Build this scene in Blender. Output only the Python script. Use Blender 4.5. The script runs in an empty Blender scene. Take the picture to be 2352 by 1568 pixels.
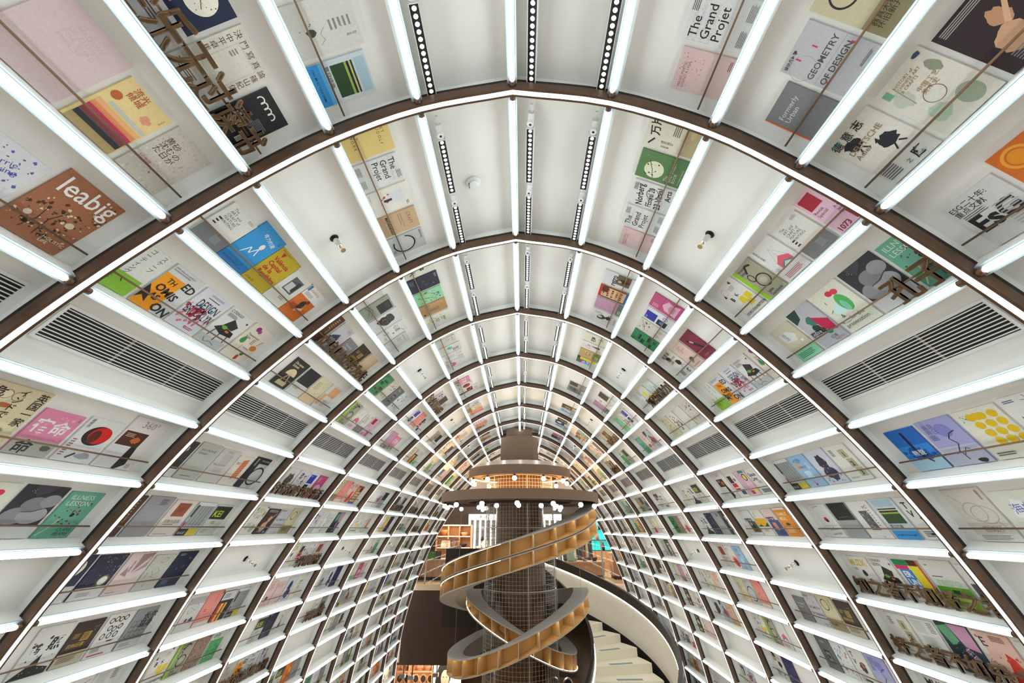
import bpy, math, random
from mathutils import Vector, Matrix
R_ = math.radians
sc = bpy.context.scene
COL = sc.collection
S = 1.2                      # one bay between two arches, in metres
# ---------------------------------------------------------------- camera
FPX, TH, YAW, ROLL, PHI = 944.69331, 0.4275255, 0.01581993, -0.01525587, 0.0159
def _basis():
    cy, sy, ct, st = math.cos(YAW), math.sin(YAW), math.cos(TH), math.sin(TH)
    r = Vector((cy, sy, 0)); y1 = Vector((-sy, cy, 0))
    fwd = ct*y1 + st*Vector((0, 0, 1)); up = ct*Vector((0, 0, 1)) - st*y1
    c, s = math.cos(ROLL), math.sin(ROLL)
    ri, ui = c*r + s*up, -s*r + c*up
    q = Matrix.Rotation(-PHI, 3, 'Y')
    return q @ ri, q @ ui, q @ fwd
CR, CU, CF = _basis()
cam = bpy.data.cameras.new('camera'); camo = bpy.data.objects.new('camera', cam); COL.objects.link(camo)
cam.sensor_width = 36; cam.lens = FPX/2352*36; cam.clip_start = .02; cam.clip_end = 80
camo.matrix_world = Matrix(((CR.x, CU.x, -CF.x, 0), (CR.y, CU.y, -CF.y, 0), (CR.z, CU.z, -CF.z, 0), (0, 0, 0, 1)))
sc.camera = camo
def px(x, y, z):             # section units -> pixel of the 2352x1568 frame, depth
    p = Vector((x, y, z)); d = p.dot(CF)
    if d < .02: return None
    return 1176+FPX*p.dot(CR)/d, 784-FPX*p.dot(CU)/d, d
def in_frame(pts, m=25):
    for p in pts:
        q = px(*p)
        if q and -m < q[0] < 2352+m and -m < q[1] < 1568+m: return True
    return False
# ---------------------------------------------------------------- world, exposure
w = bpy.data.worlds.new('world'); sc.world = w; w.use_nodes = True
w.node_tree.nodes['Background'].inputs[0].default_value = (.95, .97, 1, 1)
w.node_tree.nodes['Background'].inputs[1].default_value = .4
sc.view_settings.view_transform = 'Standard'; sc.view_settings.look = 'None'
sc.view_settings.gamma = 1; sc.view_settings.use_curve_mapping = False
sc.view_settings.exposure = 0.0
sc.cycles.max_bounces = 6; sc.cycles.diffuse_bounces = 4; sc.cycles.glossy_bounces = 3
sc.cycles.transmission_bounces = 4; sc.cycles.caustics_reflective = False; sc.cycles.caustics_refractive = False
sc.cycles.use_denoising = True; sc.cycles.use_adaptive_sampling = True; sc.cycles.adaptive_threshold = .02
E_TUBE, E_STRIP, E_LED, E_SPOT, E_BULB = 7.0, 1.3, 15.0, 1.4, 1.6
# ---------------------------------------------------------------- materials
def lin(h):
    h = h.lstrip('#'); v = [int(h[i:i+2], 16)/255 for i in (0, 2, 4)]
    return tuple(c/12.92 if c < .04045 else ((c+.055)/1.055)**2.4 for c in v)
def mat(name, col, rough=.6, metal=0, noise=0, nscale=40, emit=0, alpha=1, bump=0, spec=.5):
    m = bpy.data.materials.new(name); m.use_nodes = True; nt = m.node_tree; b = nt.nodes['Principled BSDF']
    c = lin(col) if isinstance(col, str) else col
    b.inputs['Base Color'].default_value = (*c, 1); b.inputs['Roughness'].default_value = rough
    b.inputs['Metallic'].default_value = metal; b.inputs['Specular IOR Level'].default_value = spec
    if emit:
        b.inputs['Emission Color'].default_value = (*c, 1); b.inputs['Emission Strength'].default_value = emit
    if alpha < 1: b.inputs['Alpha'].default_value = alpha
    if noise or bump:
        tc = nt.nodes.new('ShaderNodeTexCoord'); n = nt.nodes.new('ShaderNodeTexNoise')
        n.inputs['Scale'].default_value = nscale; n.inputs['Detail'].default_value = 5
        nt.links.new(tc.outputs['Object'], n.inputs['Vector'])
        if noise:
            mx = nt.nodes.new('ShaderNodeMix'); mx.data_type = 'RGBA'
            mx.inputs[6].default_value = (*[x*(1-noise) for x in c], 1); mx.inputs[7].default_value = (*[min(1, x*(1+noise)) for x in c], 1)
            nt.links.new(n.outputs['Fac'], mx.inputs[0]); nt.links.new(mx.outputs[2], b.inputs['Base Color'])
        if bump:
            bp = nt.nodes.new('ShaderNodeBump'); bp.inputs['Strength'].default_value = bump; bp.inputs['Distance'].default_value = .004
            nt.links.new(n.outputs['Fac'], bp.inputs['Height']); nt.links.new(bp.outputs['Normal'], b.inputs['Normal'])
    return m
M = dict(
 white=mat('white_painted_board', (.86, .85, .80), .65, noise=.03, nscale=6),
 bronze=mat('dark_bronze', (.115, .066, .040), .42, .4, noise=.35, nscale=18),
 bronze2=mat('bronze_lettering', (.25, .15, .075), .45, .3, noise=.25, nscale=30),
 rod=mat('bronze_rod', (.23, .14, .075), .4, .5),
 black=mat('black_gap', (.012, .010, .009), .7),
 tube=mat('tube_light_glass', (.90, .975, 1.0), .3, emit=E_TUBE),
 chan=mat('pale_channel', (.31, .355, .37), .5, spec=.2),
 backw=mat('grey_brown_wall', (.085, .070, .060), .7, noise=.15, nscale=60, spec=.2),
 land=mat('landing_panel', (.034, .026, .019), .6, noise=.2, nscale=150, spec=.25),
 strip=mat('arch_strip_light', (1.0, .985, .95), .3, emit=E_STRIP),
 led=mat('warm_led', (1.0, .81, .52), .3, emit=E_LED),
 ledw=mat('parapet_led', (1.0, .96, .88), .3, emit=6), amber=mat('amber_cove', (1.0, .58, .22), .3, emit=75),
 spot=mat('spot_lens', (1, 1, .98), .3, emit=E_SPOT),
 bulb=mat('globe_glass', (1.0, .95, .86), .3, emit=E_BULB),
 hous=mat('white_housing', (.74, .74, .72), .4),
 chrome=mat('chrome', (.7, .7, .68), .2, 1), brass=mat('brass', (.55, .42, .2), .3, 1),
 brown=mat('brown_column_metal', (.125, .058, .022), .36, .3, noise=.35, nscale=5),
 felt=mat('brown_felt_band', (.205, .138, .096), .9, noise=.25, nscale=220, bump=.3, spec=.1),
 rim=mat('brushed_rim', (.74, .62, .54), .3, .5),
 wire=mat('galvanised_wire', (.56, .52, .44), .4, .5),
 grey=mat('grey_felt', (.44, .41, .37), .9, noise=.25, nscale=260, bump=.3, spec=.1),
 ply=mat('ochre_ply', (.50, .315, .125), .7, noise=.3, nscale=150),
 dark=mat('dark_brown_panel', (.066, .040, .027), .7, noise=.25, nscale=200, spec=.2),
 dark2=mat('dark_parapet', (.042, .033, .026), .5, noise=.2, nscale=120, spec=.3),
 cream=mat('cream_plaster', (.84, .79, .69), .6, noise=.03, nscale=8),
 tread=mat('cream_terrazzo', (.80, .74, .60), .5, noise=.06, nscale=160),
 grip=mat('grip_strip', (.22, .30, .31), .6),
 skirt=mat('black_stringer', (.022, .022, .024), .5),
 wood=mat('orange_wood', (.58, .34, .175), .5, noise=.15, nscale=12),
 floorw=mat('pale_wood_floor', (.70, .48, .31), .45, noise=.1, nscale=10),
 beige=mat('beige_end_wall', (.60, .44, .36), .6),
 steel=mat('brushed_steel', (.36, .32, .28), .35, .8),
 signw=mat('backlit_sign', (.97, .98, 1.0), .4, emit=1.1),
 teal=mat('teal_backlit', (.02, .62, .58), .4, emit=1.0),
)
g = bpy.data.materials.new('clear_glass'); g.use_nodes = True; nt = g.node_tree
nt.nodes.remove(nt.nodes['Principled BSDF']); tr = nt.nodes.new('ShaderNodeBsdfTransparent'); gl = nt.nodes.new('ShaderNodeBsdfGlossy')
gl.inputs['Roughness'].default_value = .03; tr.inputs['Color'].default_value = (.93, .96, .95, 1)
mx = nt.nodes.new('ShaderNodeMixShader'); mx.inputs[0].default_value = .035
nt.links.new(tr.outputs[0], mx.inputs[1]); nt.links.new(gl.outputs[0], mx.inputs[2]); nt.links.new(mx.outputs[0], nt.nodes['Material Output'].inputs['Surface'])
M['glass'] = g
def _print_mat():
    m = bpy.data.materials.new('printed_cover'); m.use_nodes = True; nt = m.node_tree; b = nt.nodes['Principled BSDF']
    a = nt.nodes.new('ShaderNodeAttribute'); a.attribute_name = 'Col'
    n = nt.nodes.new('ShaderNodeTexNoise'); n.inputs['Scale'].default_value = 90
    tc = nt.nodes.new('ShaderNodeTexCoord'); nt.links.new(tc.outputs['Object'], n.inputs['Vector'])
    mp = nt.nodes.new('ShaderNodeMapRange'); mp.inputs[3].default_value = 1.0; mp.inputs[4].default_value = 1.22
    nt.links.new(n.outputs['Fac'], mp.inputs[0])
    mm = nt.nodes.new('ShaderNodeVectorMath'); mm.operation = 'MULTIPLY'
    nt.links.new(a.outputs['Color'], mm.inputs[0]); nt.links.new(mp.outputs[0], mm.inputs[1]); nt.links.new(mm.outputs[0], b.inputs['Base Color'])
    b.inputs['Roughness'].default_value = .55
    return m
M['print'] = _print_mat()
_cm = {}
def cmat(h, rough=.5, metal=0):
    if h not in _cm: _cm[h] = mat('paint_'+h, h, rough, metal)
    return _cm[h]
# ---------------------------------------------------------------- mesh building (section units, scaled by S on build)
class MB:
    def __init__(s): s.v, s.f = [], []
    def add(s, vs, fs):
        o = len(s.v); s.v += [Vector(p) for p in vs]; s.f += [tuple(i+o for i in f) for f in fs]; return s
    def hexa(s, p):          # 8 points: bottom ring 0-3, top ring 4-7
        return s.add(p, [(3, 2, 1, 0), (4, 5, 6, 7), (0, 1, 5, 4), (1, 2, 6, 5), (2, 3, 7, 6), (3, 0, 4, 7)])
    def box(s, x0, y0, z0, x1, y1, z1):
        return s.hexa([(x0, y0, z0), (x1, y0, z0), (x1, y1, z0), (x0, y1, z0), (x0, y0, z1), (x1, y0, z1), (x1, y1, z1), (x0, y1, z1)])
    def tube(s, pts, r, n=8, closed=False, cap=True):
        pts = [Vector(p) for p in pts]; m = len(pts); o = len(s.v)
        for i, p in enumerate(pts):
            a = pts[(i-1) % m] if closed else pts[max(i-1, 0)]; b = pts[(i+1) % m] if closed else pts[min(i+1, m-1)]
            t = (b-a).normalized(); u = t.orthogonal() if abs(t.z) > .9 else Vector((0, 0, 1)).cross(t); u.normalize(); v = t.cross(u)
            rr = r[i] if isinstance(r, (list, tuple)) else r
            for k in range(n): s.v.append(p+rr*(math.cos(2*math.pi*k/n)*u+math.sin(2*math.pi*k/n)*v))
        for i in range(m if closed else m-1):
            for k in range(n):
                a, b = o+i*n+k, o+i*n+(k+1) % n; c, d = o+((i+1) % m)*n+(k+1) % n, o+((i+1) % m)*n+k
                s.f.append((a, b, c, d))
        if cap and not closed:
            s.f.append(tuple(o+k for k in range(n))[::-1]); s.f.append(tuple(o+(m-1)*n+k for k in range(n)))
        return s
    def lathe(s, prof, n=48, c=(0, 0), a0=0, a1=360, axis=None):
        full = abs(a1-a0) >= 360; m = n if full else n+1; o = len(s.v); q = len(prof)
        for i in range(m):
            a = R_(a0+(a1-a0)*i/n)
            for r, z in prof: s.v.append(Vector((c[0]+r*math.cos(a), c[1]+r*math.sin(a), z)))
        for i in range(n):
            i2 = (i+1) % m
            for k in range(q-1): s.f.append((o+i*q+k, o+i2*q+k, o+i2*q+k+1, o+i*q+k+1))
        return s
    def rings(s, rows, close=True):   # rows of equal-length point loops lofted together; close: each row is a loop
        o = len(s.v); q = len(rows[0])
        for r in rows: s.v += [Vector(p) for p in r]
        for i in range(len(rows)-1):
            for k in range(q if close else q-1):
                s.f.append((o+i*q+k, o+(i+1)*q+k, o+(i+1)*q+(k+1) % q, o+i*q+(k+1) % q))
        if close:
            s.f.append(tuple(o+k for k in range(q))); s.f.append(tuple(o+(len(rows)-1)*q+k for k in range(q))[::-1])
        return s
    def mesh(s, name, m, base=Vector((0, 0, 0)), smooth=False):
        me = bpy.data.meshes.new(name); me.from_pydata([tuple((p-base)*S) for p in s.v], [], s.f)
        me.materials.append(m)
        if smooth: me.polygons.foreach_set('use_smooth', [True]*len(me.polygons))
        me.update(); return me
def obj(name, me, parent=None, loc=None):
    o = bpy.data.objects.new(name, me); COL.objects.link(o)
    if parent: o.parent = parent
    if loc is not None: o.location = loc
    return o
def tag(o, label=None, cat=None, group=None, kind=None):
    for k, v in (('label', label), ('category', cat), ('group', group), ('kind', kind)):
        if v: o[k] = v
    return o
def thing(name, label, cat, base, group=None):
    o = bpy.data.objects.new(name, None); COL.objects.link(o); o.location = Vector(base)*S; o.empty_display_size = .05
    o['base'] = list(base); return tag(o, label, cat, group)
def base_of(o): return Vector(o['base']) if 'base' in o else Vector((0, 0, 0))
def part(root, name, mb, m, smooth=False, top=None):
    b = base_of(top or root); o = obj(name, mb.mesh(name, m, b, smooth), root); return o
def solo(name, mb, m, label, cat, base=(0, 0, 0), group=None, kind=None, smooth=False):
    b = Vector(base); o = obj(name, mb.mesh(name, m, b, smooth), None, b*S); o['base'] = list(base); return tag(o, label, cat, group, kind)
def struct(name, mb, m):
    o = obj(name, mb.mesh(name, m)); o['kind'] = 'structure'; return o
def copy_tree(o, parent=None):
    c = o.copy(); COL.objects.link(c)
    if parent: c.parent = parent
    for ch in list(o.children): copy_tree(ch, c)
    return c
ORD = 'first second third fourth fifth sixth seventh eighth ninth tenth eleventh twelfth thirteenth fourteenth fifteenth sixteenth seventeenth eighteenth nineteenth twentieth'.split()
# ---------------------------------------------------------------- the section of the vault
D0 = 1.12383298
PT = {0: (-.0275, 1.7269), -1: (-.4218, 1.6279), -2: (-.7599, 1.4536), -3: (-1.0399, 1.2353), -4: (-1.2758, 1.0128), -5: (-1.5127, .7548), -6: (-1.7182, .489),
 -7: (-1.9103, .1942), -8: (-2.0829, -.1058), -9: (-2.2361, -.4004), -10: (-2.3682, -.7234), -11: (-2.4822, -1.0297),
 1: (.3853, 1.6436), 2: (.7646, 1.4542), 3: (1.0372, 1.2274), 4: (1.2536, 1.0115), 5: (1.4734, .75), 6: (1.6764, .4775), 7: (1.8551, .1897),
 8: (2.0054, -.1058), 9: (2.1412, -.4145), 10: (2.2552, -.7264), 11: (2.3598, -1.0413)}
KM = 20
for s in (-1, 1):
    a, b = Vector(PT[s*10]), Vector(PT[s*11]); h = math.atan2(abs(b.x-a.x), a.y-b.y); p = b
    for k in range(12, KM+1):
        h = max(0, h-R_(3.0)); p = p+.325*Vector((s*math.sin(h), -math.cos(h))); PT[s*k] = (p.x, p.y)
P = {k: Vector(v) for k, v in PT.items()}
def nrm(k):
    a, b = P[max(-KM, k-1)], P[min(KM, k+1)]; t = (b-a).normalized(); return Vector((-t.y, t.x))
N = {k: nrm(k) for k in P}
PD = .10                                  # how far the back boards lie behind the tubes
Q = {k: P[k]+PD*N[k] for k in P}
Y0, Y1 = D0-2+.055, D0+10.055             # ends of the vault
NB = 11
def arch_y(j): return D0+j+.045           # centre of arch j
def xyz(p, y): return Vector((p.x, y, p.y))
def build_shell(name, k0, k1):
    mb = MB()
    for k in range(k0, k1):               # back boards, 0.02 thick
        a, b = Q[k], Q[k+1]; oa, ob = a+.02*N[k], b+.02*N[k+1]
        mb.hexa([xyz(a, Y0), xyz(b, Y0), xyz(ob, Y0), xyz(oa, Y0), xyz(a, Y1), xyz(b, Y1), xyz(ob, Y1), xyz(oa, Y1)])
    for k in range(k0, k1+1):             # shelf boards behind each tube
        if name == 'ceiling' and abs(k) == 5: continue
        sg = -1 if k > 0 else 1           # towards the crown
        t = Vector((N[k].y, -N[k].x))*sg
        if k == 0: t = Vector((1, 0))
        p0 = P[k]+.016*N[k]; p1 = P[k]+(PD+.004)*N[k]; lo, hi = -.022*t, .020*t
        mb.hexa([xyz(p0+lo, Y0), xyz(p0+hi, Y0), xyz(p1+hi, Y0), xyz(p1+lo, Y0), xyz(p0+lo, Y1), xyz(p0+hi, Y1), xyz(p1+hi, Y1), xyz(p1+lo, Y1)])
    for j in range(-1, NB):               # cross boards behind each arch
        y = arch_y(j)
        for k in range(k0, k1):
            a, b = P[k]+.045*N[k], P[k+1]+.045*N[k+1]; oa, ob = Q[k]+.002*N[k], Q[k+1]+.002*N[k+1]
            mb.hexa([xyz(a, y), xyz(b, y), xyz(ob, y), xyz(oa, y), xyz(a, y+.02), xyz(b, y+.02), xyz(ob, y+.02), xyz(oa, y+.02)])
    return struct(name, mb, M['white'])
build_shell('wall_left', -KM, -5); build_shell('ceiling', -5, 5); build_shell('wall_right', 5, KM)
# ---------------------------------------------------------------- arches
def smooth_path(sub=4):
    out = []
    def cr(p0, p1, p2, p3, t):
        return .5*((2*p1)+(p2-p0)*t+(2*p0-5*p1+4*p2-p3)*t*t+(3*p1-p0-3*p2+p3)*t**3)
    for half in (range(-KM, 0), range(0, KM)):
        for k in half:
            pm = P[k-1] if k-1 >= -KM and not (k == 0) else 2*P[k]-P[k+1]
            pn = P[k+2] if k+2 <= KM and not (k == -1) else 2*P[k+1]-P[k]
            for i in range(sub): out.append(cr(pm, P[k], P[k+1], pn, i/sub))
    out.append(P[KM]); return out
PATH = smooth_path()
def pn(i):
    a, b = PATH[max(0, i-1)], PATH[min(len(PATH)-1, i+1)]; t = (b-a).normalized(); return Vector((-t.y, t.x))
PN = [pn(i) for i in range(len(PATH))]
def sweep(o0, o1, y0, y1):
    mb = MB(); mb.rings([[xyz(p+o0*n, y0), xyz(p+o1*n, y0), xyz(p+o1*n, y1), xyz(p+o0*n, y1)] for p, n in zip(PATH, PN)]); return mb
me_rib = sweep(-.013, .030, -.0205, .0205).mesh('arch_rib', M['bronze'])
me_gap = sweep(.030, .049, -.017, .016).mesh('shadow_gap', M['black'])
me_strip = sweep(-.0143, -.012, -.0098, .0098).mesh('light_strip', M['strip'])
for j in range(-1, NB):
    o = obj('arch_rib', me_rib, None, (0, arch_y(j)*S, 0))
    tag(o, 'bronze arch rib with white light line, ' + (ORD[j+1]+' arch along the vault' if j < NB-1 else 'last arch, at the shop end'), 'arch', 'bronze arch ribs of the vault')
    obj('light_strip', me_strip, o); obj('shadow_gap', me_gap, o)
# ---------------------------------------------------------------- tube lights
TL = .915
mb = MB(); mb.tube([(0, 0, 0), (0, .004, 0), (0, TL-.004, 0), (0, TL, 0)], [.007, .0106, .0106, .007], 12); me_tube = mb.mesh('tube_light', M['tube'], smooth=True)
mb = MB(); mb.tube([(0, -.024, 0), (0, -.002, 0)], .0122, 12); me_cap = mb.mesh('end_cap', M['bronze'], smooth=True)
me_ch, me_gr = {}, {}
for zs in (1, -1):
    mb = MB()
    for x0, x1 in ((-.0215, .0125), (.0138, .0198)): mb.box(x0, -.03, min(zs*.0125, zs*.0162), x1, TL+.03, max(zs*.0125, zs*.0162))
    me_ch[zs] = mb.mesh('mount_channel', M['chan'])
for zs in (1, -1):
    mb = MB(); mb.box(.0125, -.03, min(zs*.0138, zs*.0162), .0138, TL+.03, max(zs*.0138, zs*.0162)); me_gr[zs] = mb.mesh('channel_groove', M['black'])
SIDE = {-1: 'landing side', 1: 'stair side', 0: ''}
def sgn(k): return (k > 0)-(k < 0)
tubes = 0
for j in range(-1, NB):
    ya = D0+j-1+.089
    for k in range(-KM, KM+1):
        if abs(k) > 17: continue
        if k == 0 and j in (8,): continue
        pts = [(P[k].x, ya+TL*t, P[k].y) for t in (0, .25, .5, .75, 1)]
        vis = in_frame(pts, 10)
        if not vis and not (j <= 3 and abs(k) <= (9 if j < 0 else 11)): continue
        bay = f'{ORD[j]} bay in' if j >= 0 else 'bay over the viewpoint'
        o = obj('tube_light', me_tube); zs = -1 if k > 0 else 1
        tx = Vector((N[k].y, -N[k].x))*(-1 if k > 0 else 1) if k else Vector((1, 0)); q_ = xyz(P[k], ya)*S
        o.matrix_world = Matrix(((tx.x, 0, -tx.y, q_.x), (0, 1, 0, q_.y), (tx.y, 0, tx.x, q_.z), (0, 0, 0, 1))); c_ = obj('mount_channel', me_ch[zs], o); obj('channel_groove', me_gr[zs], c_)
        if k == 0: lab = f'white tube light along the crown line, {bay}'
        else: lab = f'white tube light, {ORD[abs(k)-1]} out from the crown, {SIDE[sgn(k)]}, {bay}'
        tag(o, lab, 'light', 'tube lights between the arches')
        a = obj('end_cap', me_cap, o); b = obj('end_cap', me_cap, o, (0, (TL+.026)*S, 0))
        if k == 0 and j == 7:
            o.scale.y = .83
        tubes += 1
# ---------------------------------------------------------------- cell frames
def cell(side, c):
    """upper tube a, lower tube b; returns foot point on the back board at the lower board, up direction, inward normal, height"""
    a, b = Q[side*c], Q[side*(c+1)]
    d = (a-b); L = d.length; d = d/L; n = Vector((d.y, -d.x))*(1 if side < 0 else -1)
    return b, d, n, L
def cell_pt(side, c, j, u, v, off=0):
    b, d, n, L = cell(side, c); p = b+v*d+off*n
    return Vector((p.x, D0+j-1+.055+u, p.y))
def cell_mat(side, c, j, u, v, off=0):
    """x along reading direction, y up the board, z out of the board"""
    b, d, n, L = cell(side, c); o = cell_pt(side, c, j, u, v, off)*S
    X = Vector((0, -side, 0)); Yv = Vector((d.x, 0, d.y)); Z = Vector((n.x, 0, n.y))
    return Matrix(((X.x, Yv.x, Z.x, o.x), (X.y, Yv.y, Z.y, o.y), (X.z, Yv.z, Z.z, o.z), (0, 0, 0, 1)))
def where(side, c, j): return f'{ORD[c]} row down, {SIDE[side]}, {ORD[j]} bay in'
def place(o, m): o.matrix_world = m; return o
def cell_visible(side, c, j):
    return in_frame([tuple(cell_pt(side, c, j, u, v)) for u in (.05, .35, .65, .95) for v in (.03, .25)], 0)
BLANK = {(0, s*0) for s in (1,)}
def kind_of(side, c, j):
    if c == 0: return 'crown'
    if c == 5: return 'vent'
    if c == 2 and j % 2 == 1: return 'sprinkler'
    if c == 8 and j % 2 == 1: return 'sprinkler' if j > 1 else 'blank'
    if c == 11 and j % 2 == 1 or (c == 12 and j % 2 == 0): return 'blank'
    return 'books'
# rods
mb = MB(); mb.tube([(0, .008, 0), (0, .972, 0)], .0038, 8); me_rod = mb.mesh('retaining_rod', M['rod'], smooth=True)
def rod(side, c, j):
    o = obj('retaining_rod', me_rod, None, cell_pt(side, c, j, 0, .088, .022)*S)
    tag(o, f'thin bronze rod across books, {where(side, c, j)}', 'rod', 'bronze rods across the book niches')
# vents
def vent_proto():
    r = thing('air_vent', 'v', 'vent', (0, 0, 0), 'air vents in the vault')
    w, h = .85, .135
    f = MB()
    for x0, y0, x1, y1 in ((0, -.012, w, 0), (0, h, w, h+.012), (-.012, -.012, 0, h+.012), (w, -.012, w+.012, h+.012)): f.box(x0, y0, 0, x1, y1, .006)
    part(r, 'frame', f, M['hous'])
    part(r, 'dark_backing', MB().box(0, 0, .0005, w, h, .0015), M['black'])
    sl = MB(); n = 10
    for i in range(n):
        y = h*(i+.5)/n
        sl.box(0, y-.0019, .003, w, y+.0019, .0065)
    part(r, 'slat_panel', sl, M['hous'])
    br = MB()
    for x in (.28, .57): br.box(x, 0, .0012, x+.012, h, .0022)
    part(r, 'cross_bar', br, M['steel'])
    return r
vp = vent_proto(); first = True
def vent(side, j):
    global first
    o = vp if first else copy_tree(vp); first = False
    u = .955 if side > 0 else .105
    o.matrix_world = cell_mat(side, 5, j, u, .106, .001); o['label'] = f'white slatted air vent, {SIDE[side]}, {ORD[j]} bay in'
# sprinklers
def spr_proto():
    r = thing('sprinkler_head', 's', 'sprinkler', (0, 0, 0), 'sprinkler heads in blank niches')
    e = MB().lathe([(0, .0008), (.017, .0008), (.017, .002), (0, .002)], 20); part(r, 'dark_recess', e, M['black'])
    b = MB().lathe([(0, .001), (.0105, .001), (.0105, .022), (.008, .024), (.008, .034), (.0095, .036), (.0095, .044), (.005, .047), (0, .047)], 16); part(r, 'body', b, M['chrome'], True)
    d = MB()
    for s in (-1, 1): d.tube([(s*.007, 0, .046), (s*.009, 0, .054), (s*.003, 0, .064)], .0018, 6)
    d.lathe([(0, .064), (.010, .064), (.010, .066), (0, .066)], 12); part(r, 'deflector', d, M['brass'])
    return r
sp = spr_proto(); sfirst = True
def sprinkler(side, c, j):
    global sfirst
    o = sp if sfirst else copy_tree(sp); sfirst = False
    o.matrix_world = cell_mat(side, c, j, .56, .15, 0) @ Matrix.Diagonal((1.35, 1.35, 1.6, 1)); o['label'] = f'chrome sprinkler head in blank niche, {where(side, c, j)}'
# linear spotlights at the crown
def spotlight_proto(individual):
    r = thing('linear_spotlight', 'l', 'light', (0, 0, 0), 'linear spotlights along the crown')
    L = .345; W2 = .019
    h = MB(); h.box(-W2, .03, .012, W2, .03+L, .030); h.box(-W2, .03, .030, -W2+.002, .03+L, .046); h.box(W2-.002, .03, .030, W2, .03+L, .046)
    h.box(-W2, .03, .030, W2, .032, .046); h.box(-W2, .028+L, .030, W2, .03+L, .046); part(r, 'housing', h, M['hous'])
    b = MB(); b.box(-W2+.002, .032, .030, W2-.002, .028+L, .036); part(r, 'black_baffle', b, M['black'])
    a = MB(); a.box(-.013, -.035, .004, .013, .012, .026); a.tube([(0, .012, .026), (0, .012, .040)], .016, 16); part(r, 'adapter', a, M['hous']); part(r, 'pivot_hole', MB().lathe([(0, .0402), (.006, .0402), (.006, .041), (0, .041)], 12, (0, .012)), M['black'])
    st = MB(); st.box(-.006, -.07, .002, .006, .36, .012); part(r, 'track', st, M['hous'])
    n = 13
    if individual:
        for i in range(n):
            y = .05+(L-.04)*i/(n-1); l = MB().lathe([(0, .0375), (.0080, .0375), (.0088, .036)], 14, (0, y)); part(r, 'lens', l, M['spot'])
    else:
        l = MB()
        for i in range(n):
            y = .05+(L-.04)*i/(n-1); l.lathe([(0, .0375), (.0080, .0375), (.0088, .036)], 10, (0, y))
        part(r, 'lens_row', l, M['spot'])
    return r
pr = {True: spotlight_proto(True), False: spotlight_proto(False)}; used = set()
RUN = {('A'): (-1, .357, 'beside the first tube out, landing side'), 'B': (1, .36, 'beside the crown tube'), 'C': (1, .06, 'beside the first tube out, stair side')}
def spotlight(run, j, i):
    near = j <= 2; o = pr[near] if near not in used else copy_tree(pr[near]); used.add(near)
    side, v, wh = RUN[run]
    b, d, n, L = cell(side, 0)
    if run == 'A': v = .075
    u = (.165, .605)[i]
    p = cell_pt(side, 0, j, u, v, .012)
    p = cell_pt(side, 0, j, u, v, .02)*S
    Z = Vector((n.x, 0, n.y)); Yv = Vector((0, 1, 0)); X = Yv.cross(Z)
    o.matrix_world = Matrix(((X.x, 0, Z.x, p.x), (X.y, 1, Z.y, p.y), (X.z, 0, Z.z, p.z), (0, 0, 0, 1)))
    o['label'] = f"white linear spotlight {wh}, {ORD[j]} bay in, {('near','far')[i]} half"
for j in range(NB):
    for side in (-1, 1):
        if cell_visible(side, 5, j): vent(side, j)
        for c in range(1, 14):
            if kind_of(side, c, j) == 'sprinkler' and cell_visible(side, c, j): sprinkler(side, c, j)
    for run in 'ABC':
        for i in (0, 1):
            u = (.165, .605)[i]
            if j < 8 and in_frame([tuple(cell_pt(RUN[run][0], 0, j, uu, .2)) for uu in (u, u+.35)], 0): spotlight(run, j, i)
# smoke detector
b_, d_, n_, L_ = cell(-1, 0)
r = thing('smoke_detector', 'round white smoke detector on blank crown panel, second bay in', 'smoke detector', (0, 0, 0))
part(r, 'base', MB().lathe([(0, .001), (.042, .001), (.042, .012), (.036, .017), (0, .017)], 28), M['hous'], True)
part(r, 'sensor_cap', MB().lathe([(0, .017), (.028, .017), (.028, .027), (.022, .035), (0, .036)], 28), M['hous'], True)
sl = MB()
for i in range(9): sl.box(-.016+.004*i, -.0295, .019, -.0138+.004*i, -.0265, .025)
part(r, 'slots', sl, M['black'])
q, d2, n2, L2 = cell(-1, 0)
r.matrix_world = cell_mat(-1, 0, 1, .545, L_-.236, 0)
# ---------------------------------------------------------------- column, ring canopies, cage
XC, YC = -.04, 8.2
CC = (XC, YC)
def pol(a, r, z): return Vector((XC+r*math.sin(R_(a)), YC-r*math.cos(R_(a)), z))     # a: 0 towards the camera, + to the stair side
ZF, ZL = -1.2, -4.2                       # upper floor, lower floor
t = thing('column', 'brown metal column with square head under the crown', 'column', (XC, YC, ZL))
part(t, 'shaft', MB().lathe([(0, ZL), (.43, ZL), (.43, 1.10), (0, 1.10)], 64, CC), M['brown'], False)
part(t, 'upper_drum', MB().lathe([(0, 1.09), (.365, 1.09), (.365, 1.607), (0, 1.607)], 48, CC), M['felt'])
part(t, 'head_box', MB().box(XC-.25, 7.95, 1.607, XC+.25, 8.45, 1.80), M['felt'])
sm = MB()
for z in (-3, -2.1, -1.55, -.6, .3): sm.lathe([(.4305, z), (.4325, z), (.4325, z+.006), (.4305, z+.006)], 64, CC)
part(t, 'panel_seams', sm, M['black'])
t = thing('mesh_cage', 'round grey wire mesh cage around the brown column', 'cage', (XC, YC, ZL))
RC = .615; mb = MB(); nv = 66
for i in range(nv):
    a = 360*i/nv; mb.tube([pol(a, RC, ZL), pol(a, RC, .9)], .0024, 4, cap=False)
z = ZL+.04
while z < .9:
    mb.tube([pol(360*i/50, RC, z) for i in range(50)], .0024, 4, True); z += .0585
part(t, 'wire_grid', mb, M['wire'])
for i in range(6):
    a = 13+60*i; part(t, 'post', MB().tube([pol(a, RC, ZL), pol(a, RC, .9)], .0065, 8), M['wire'])
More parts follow.
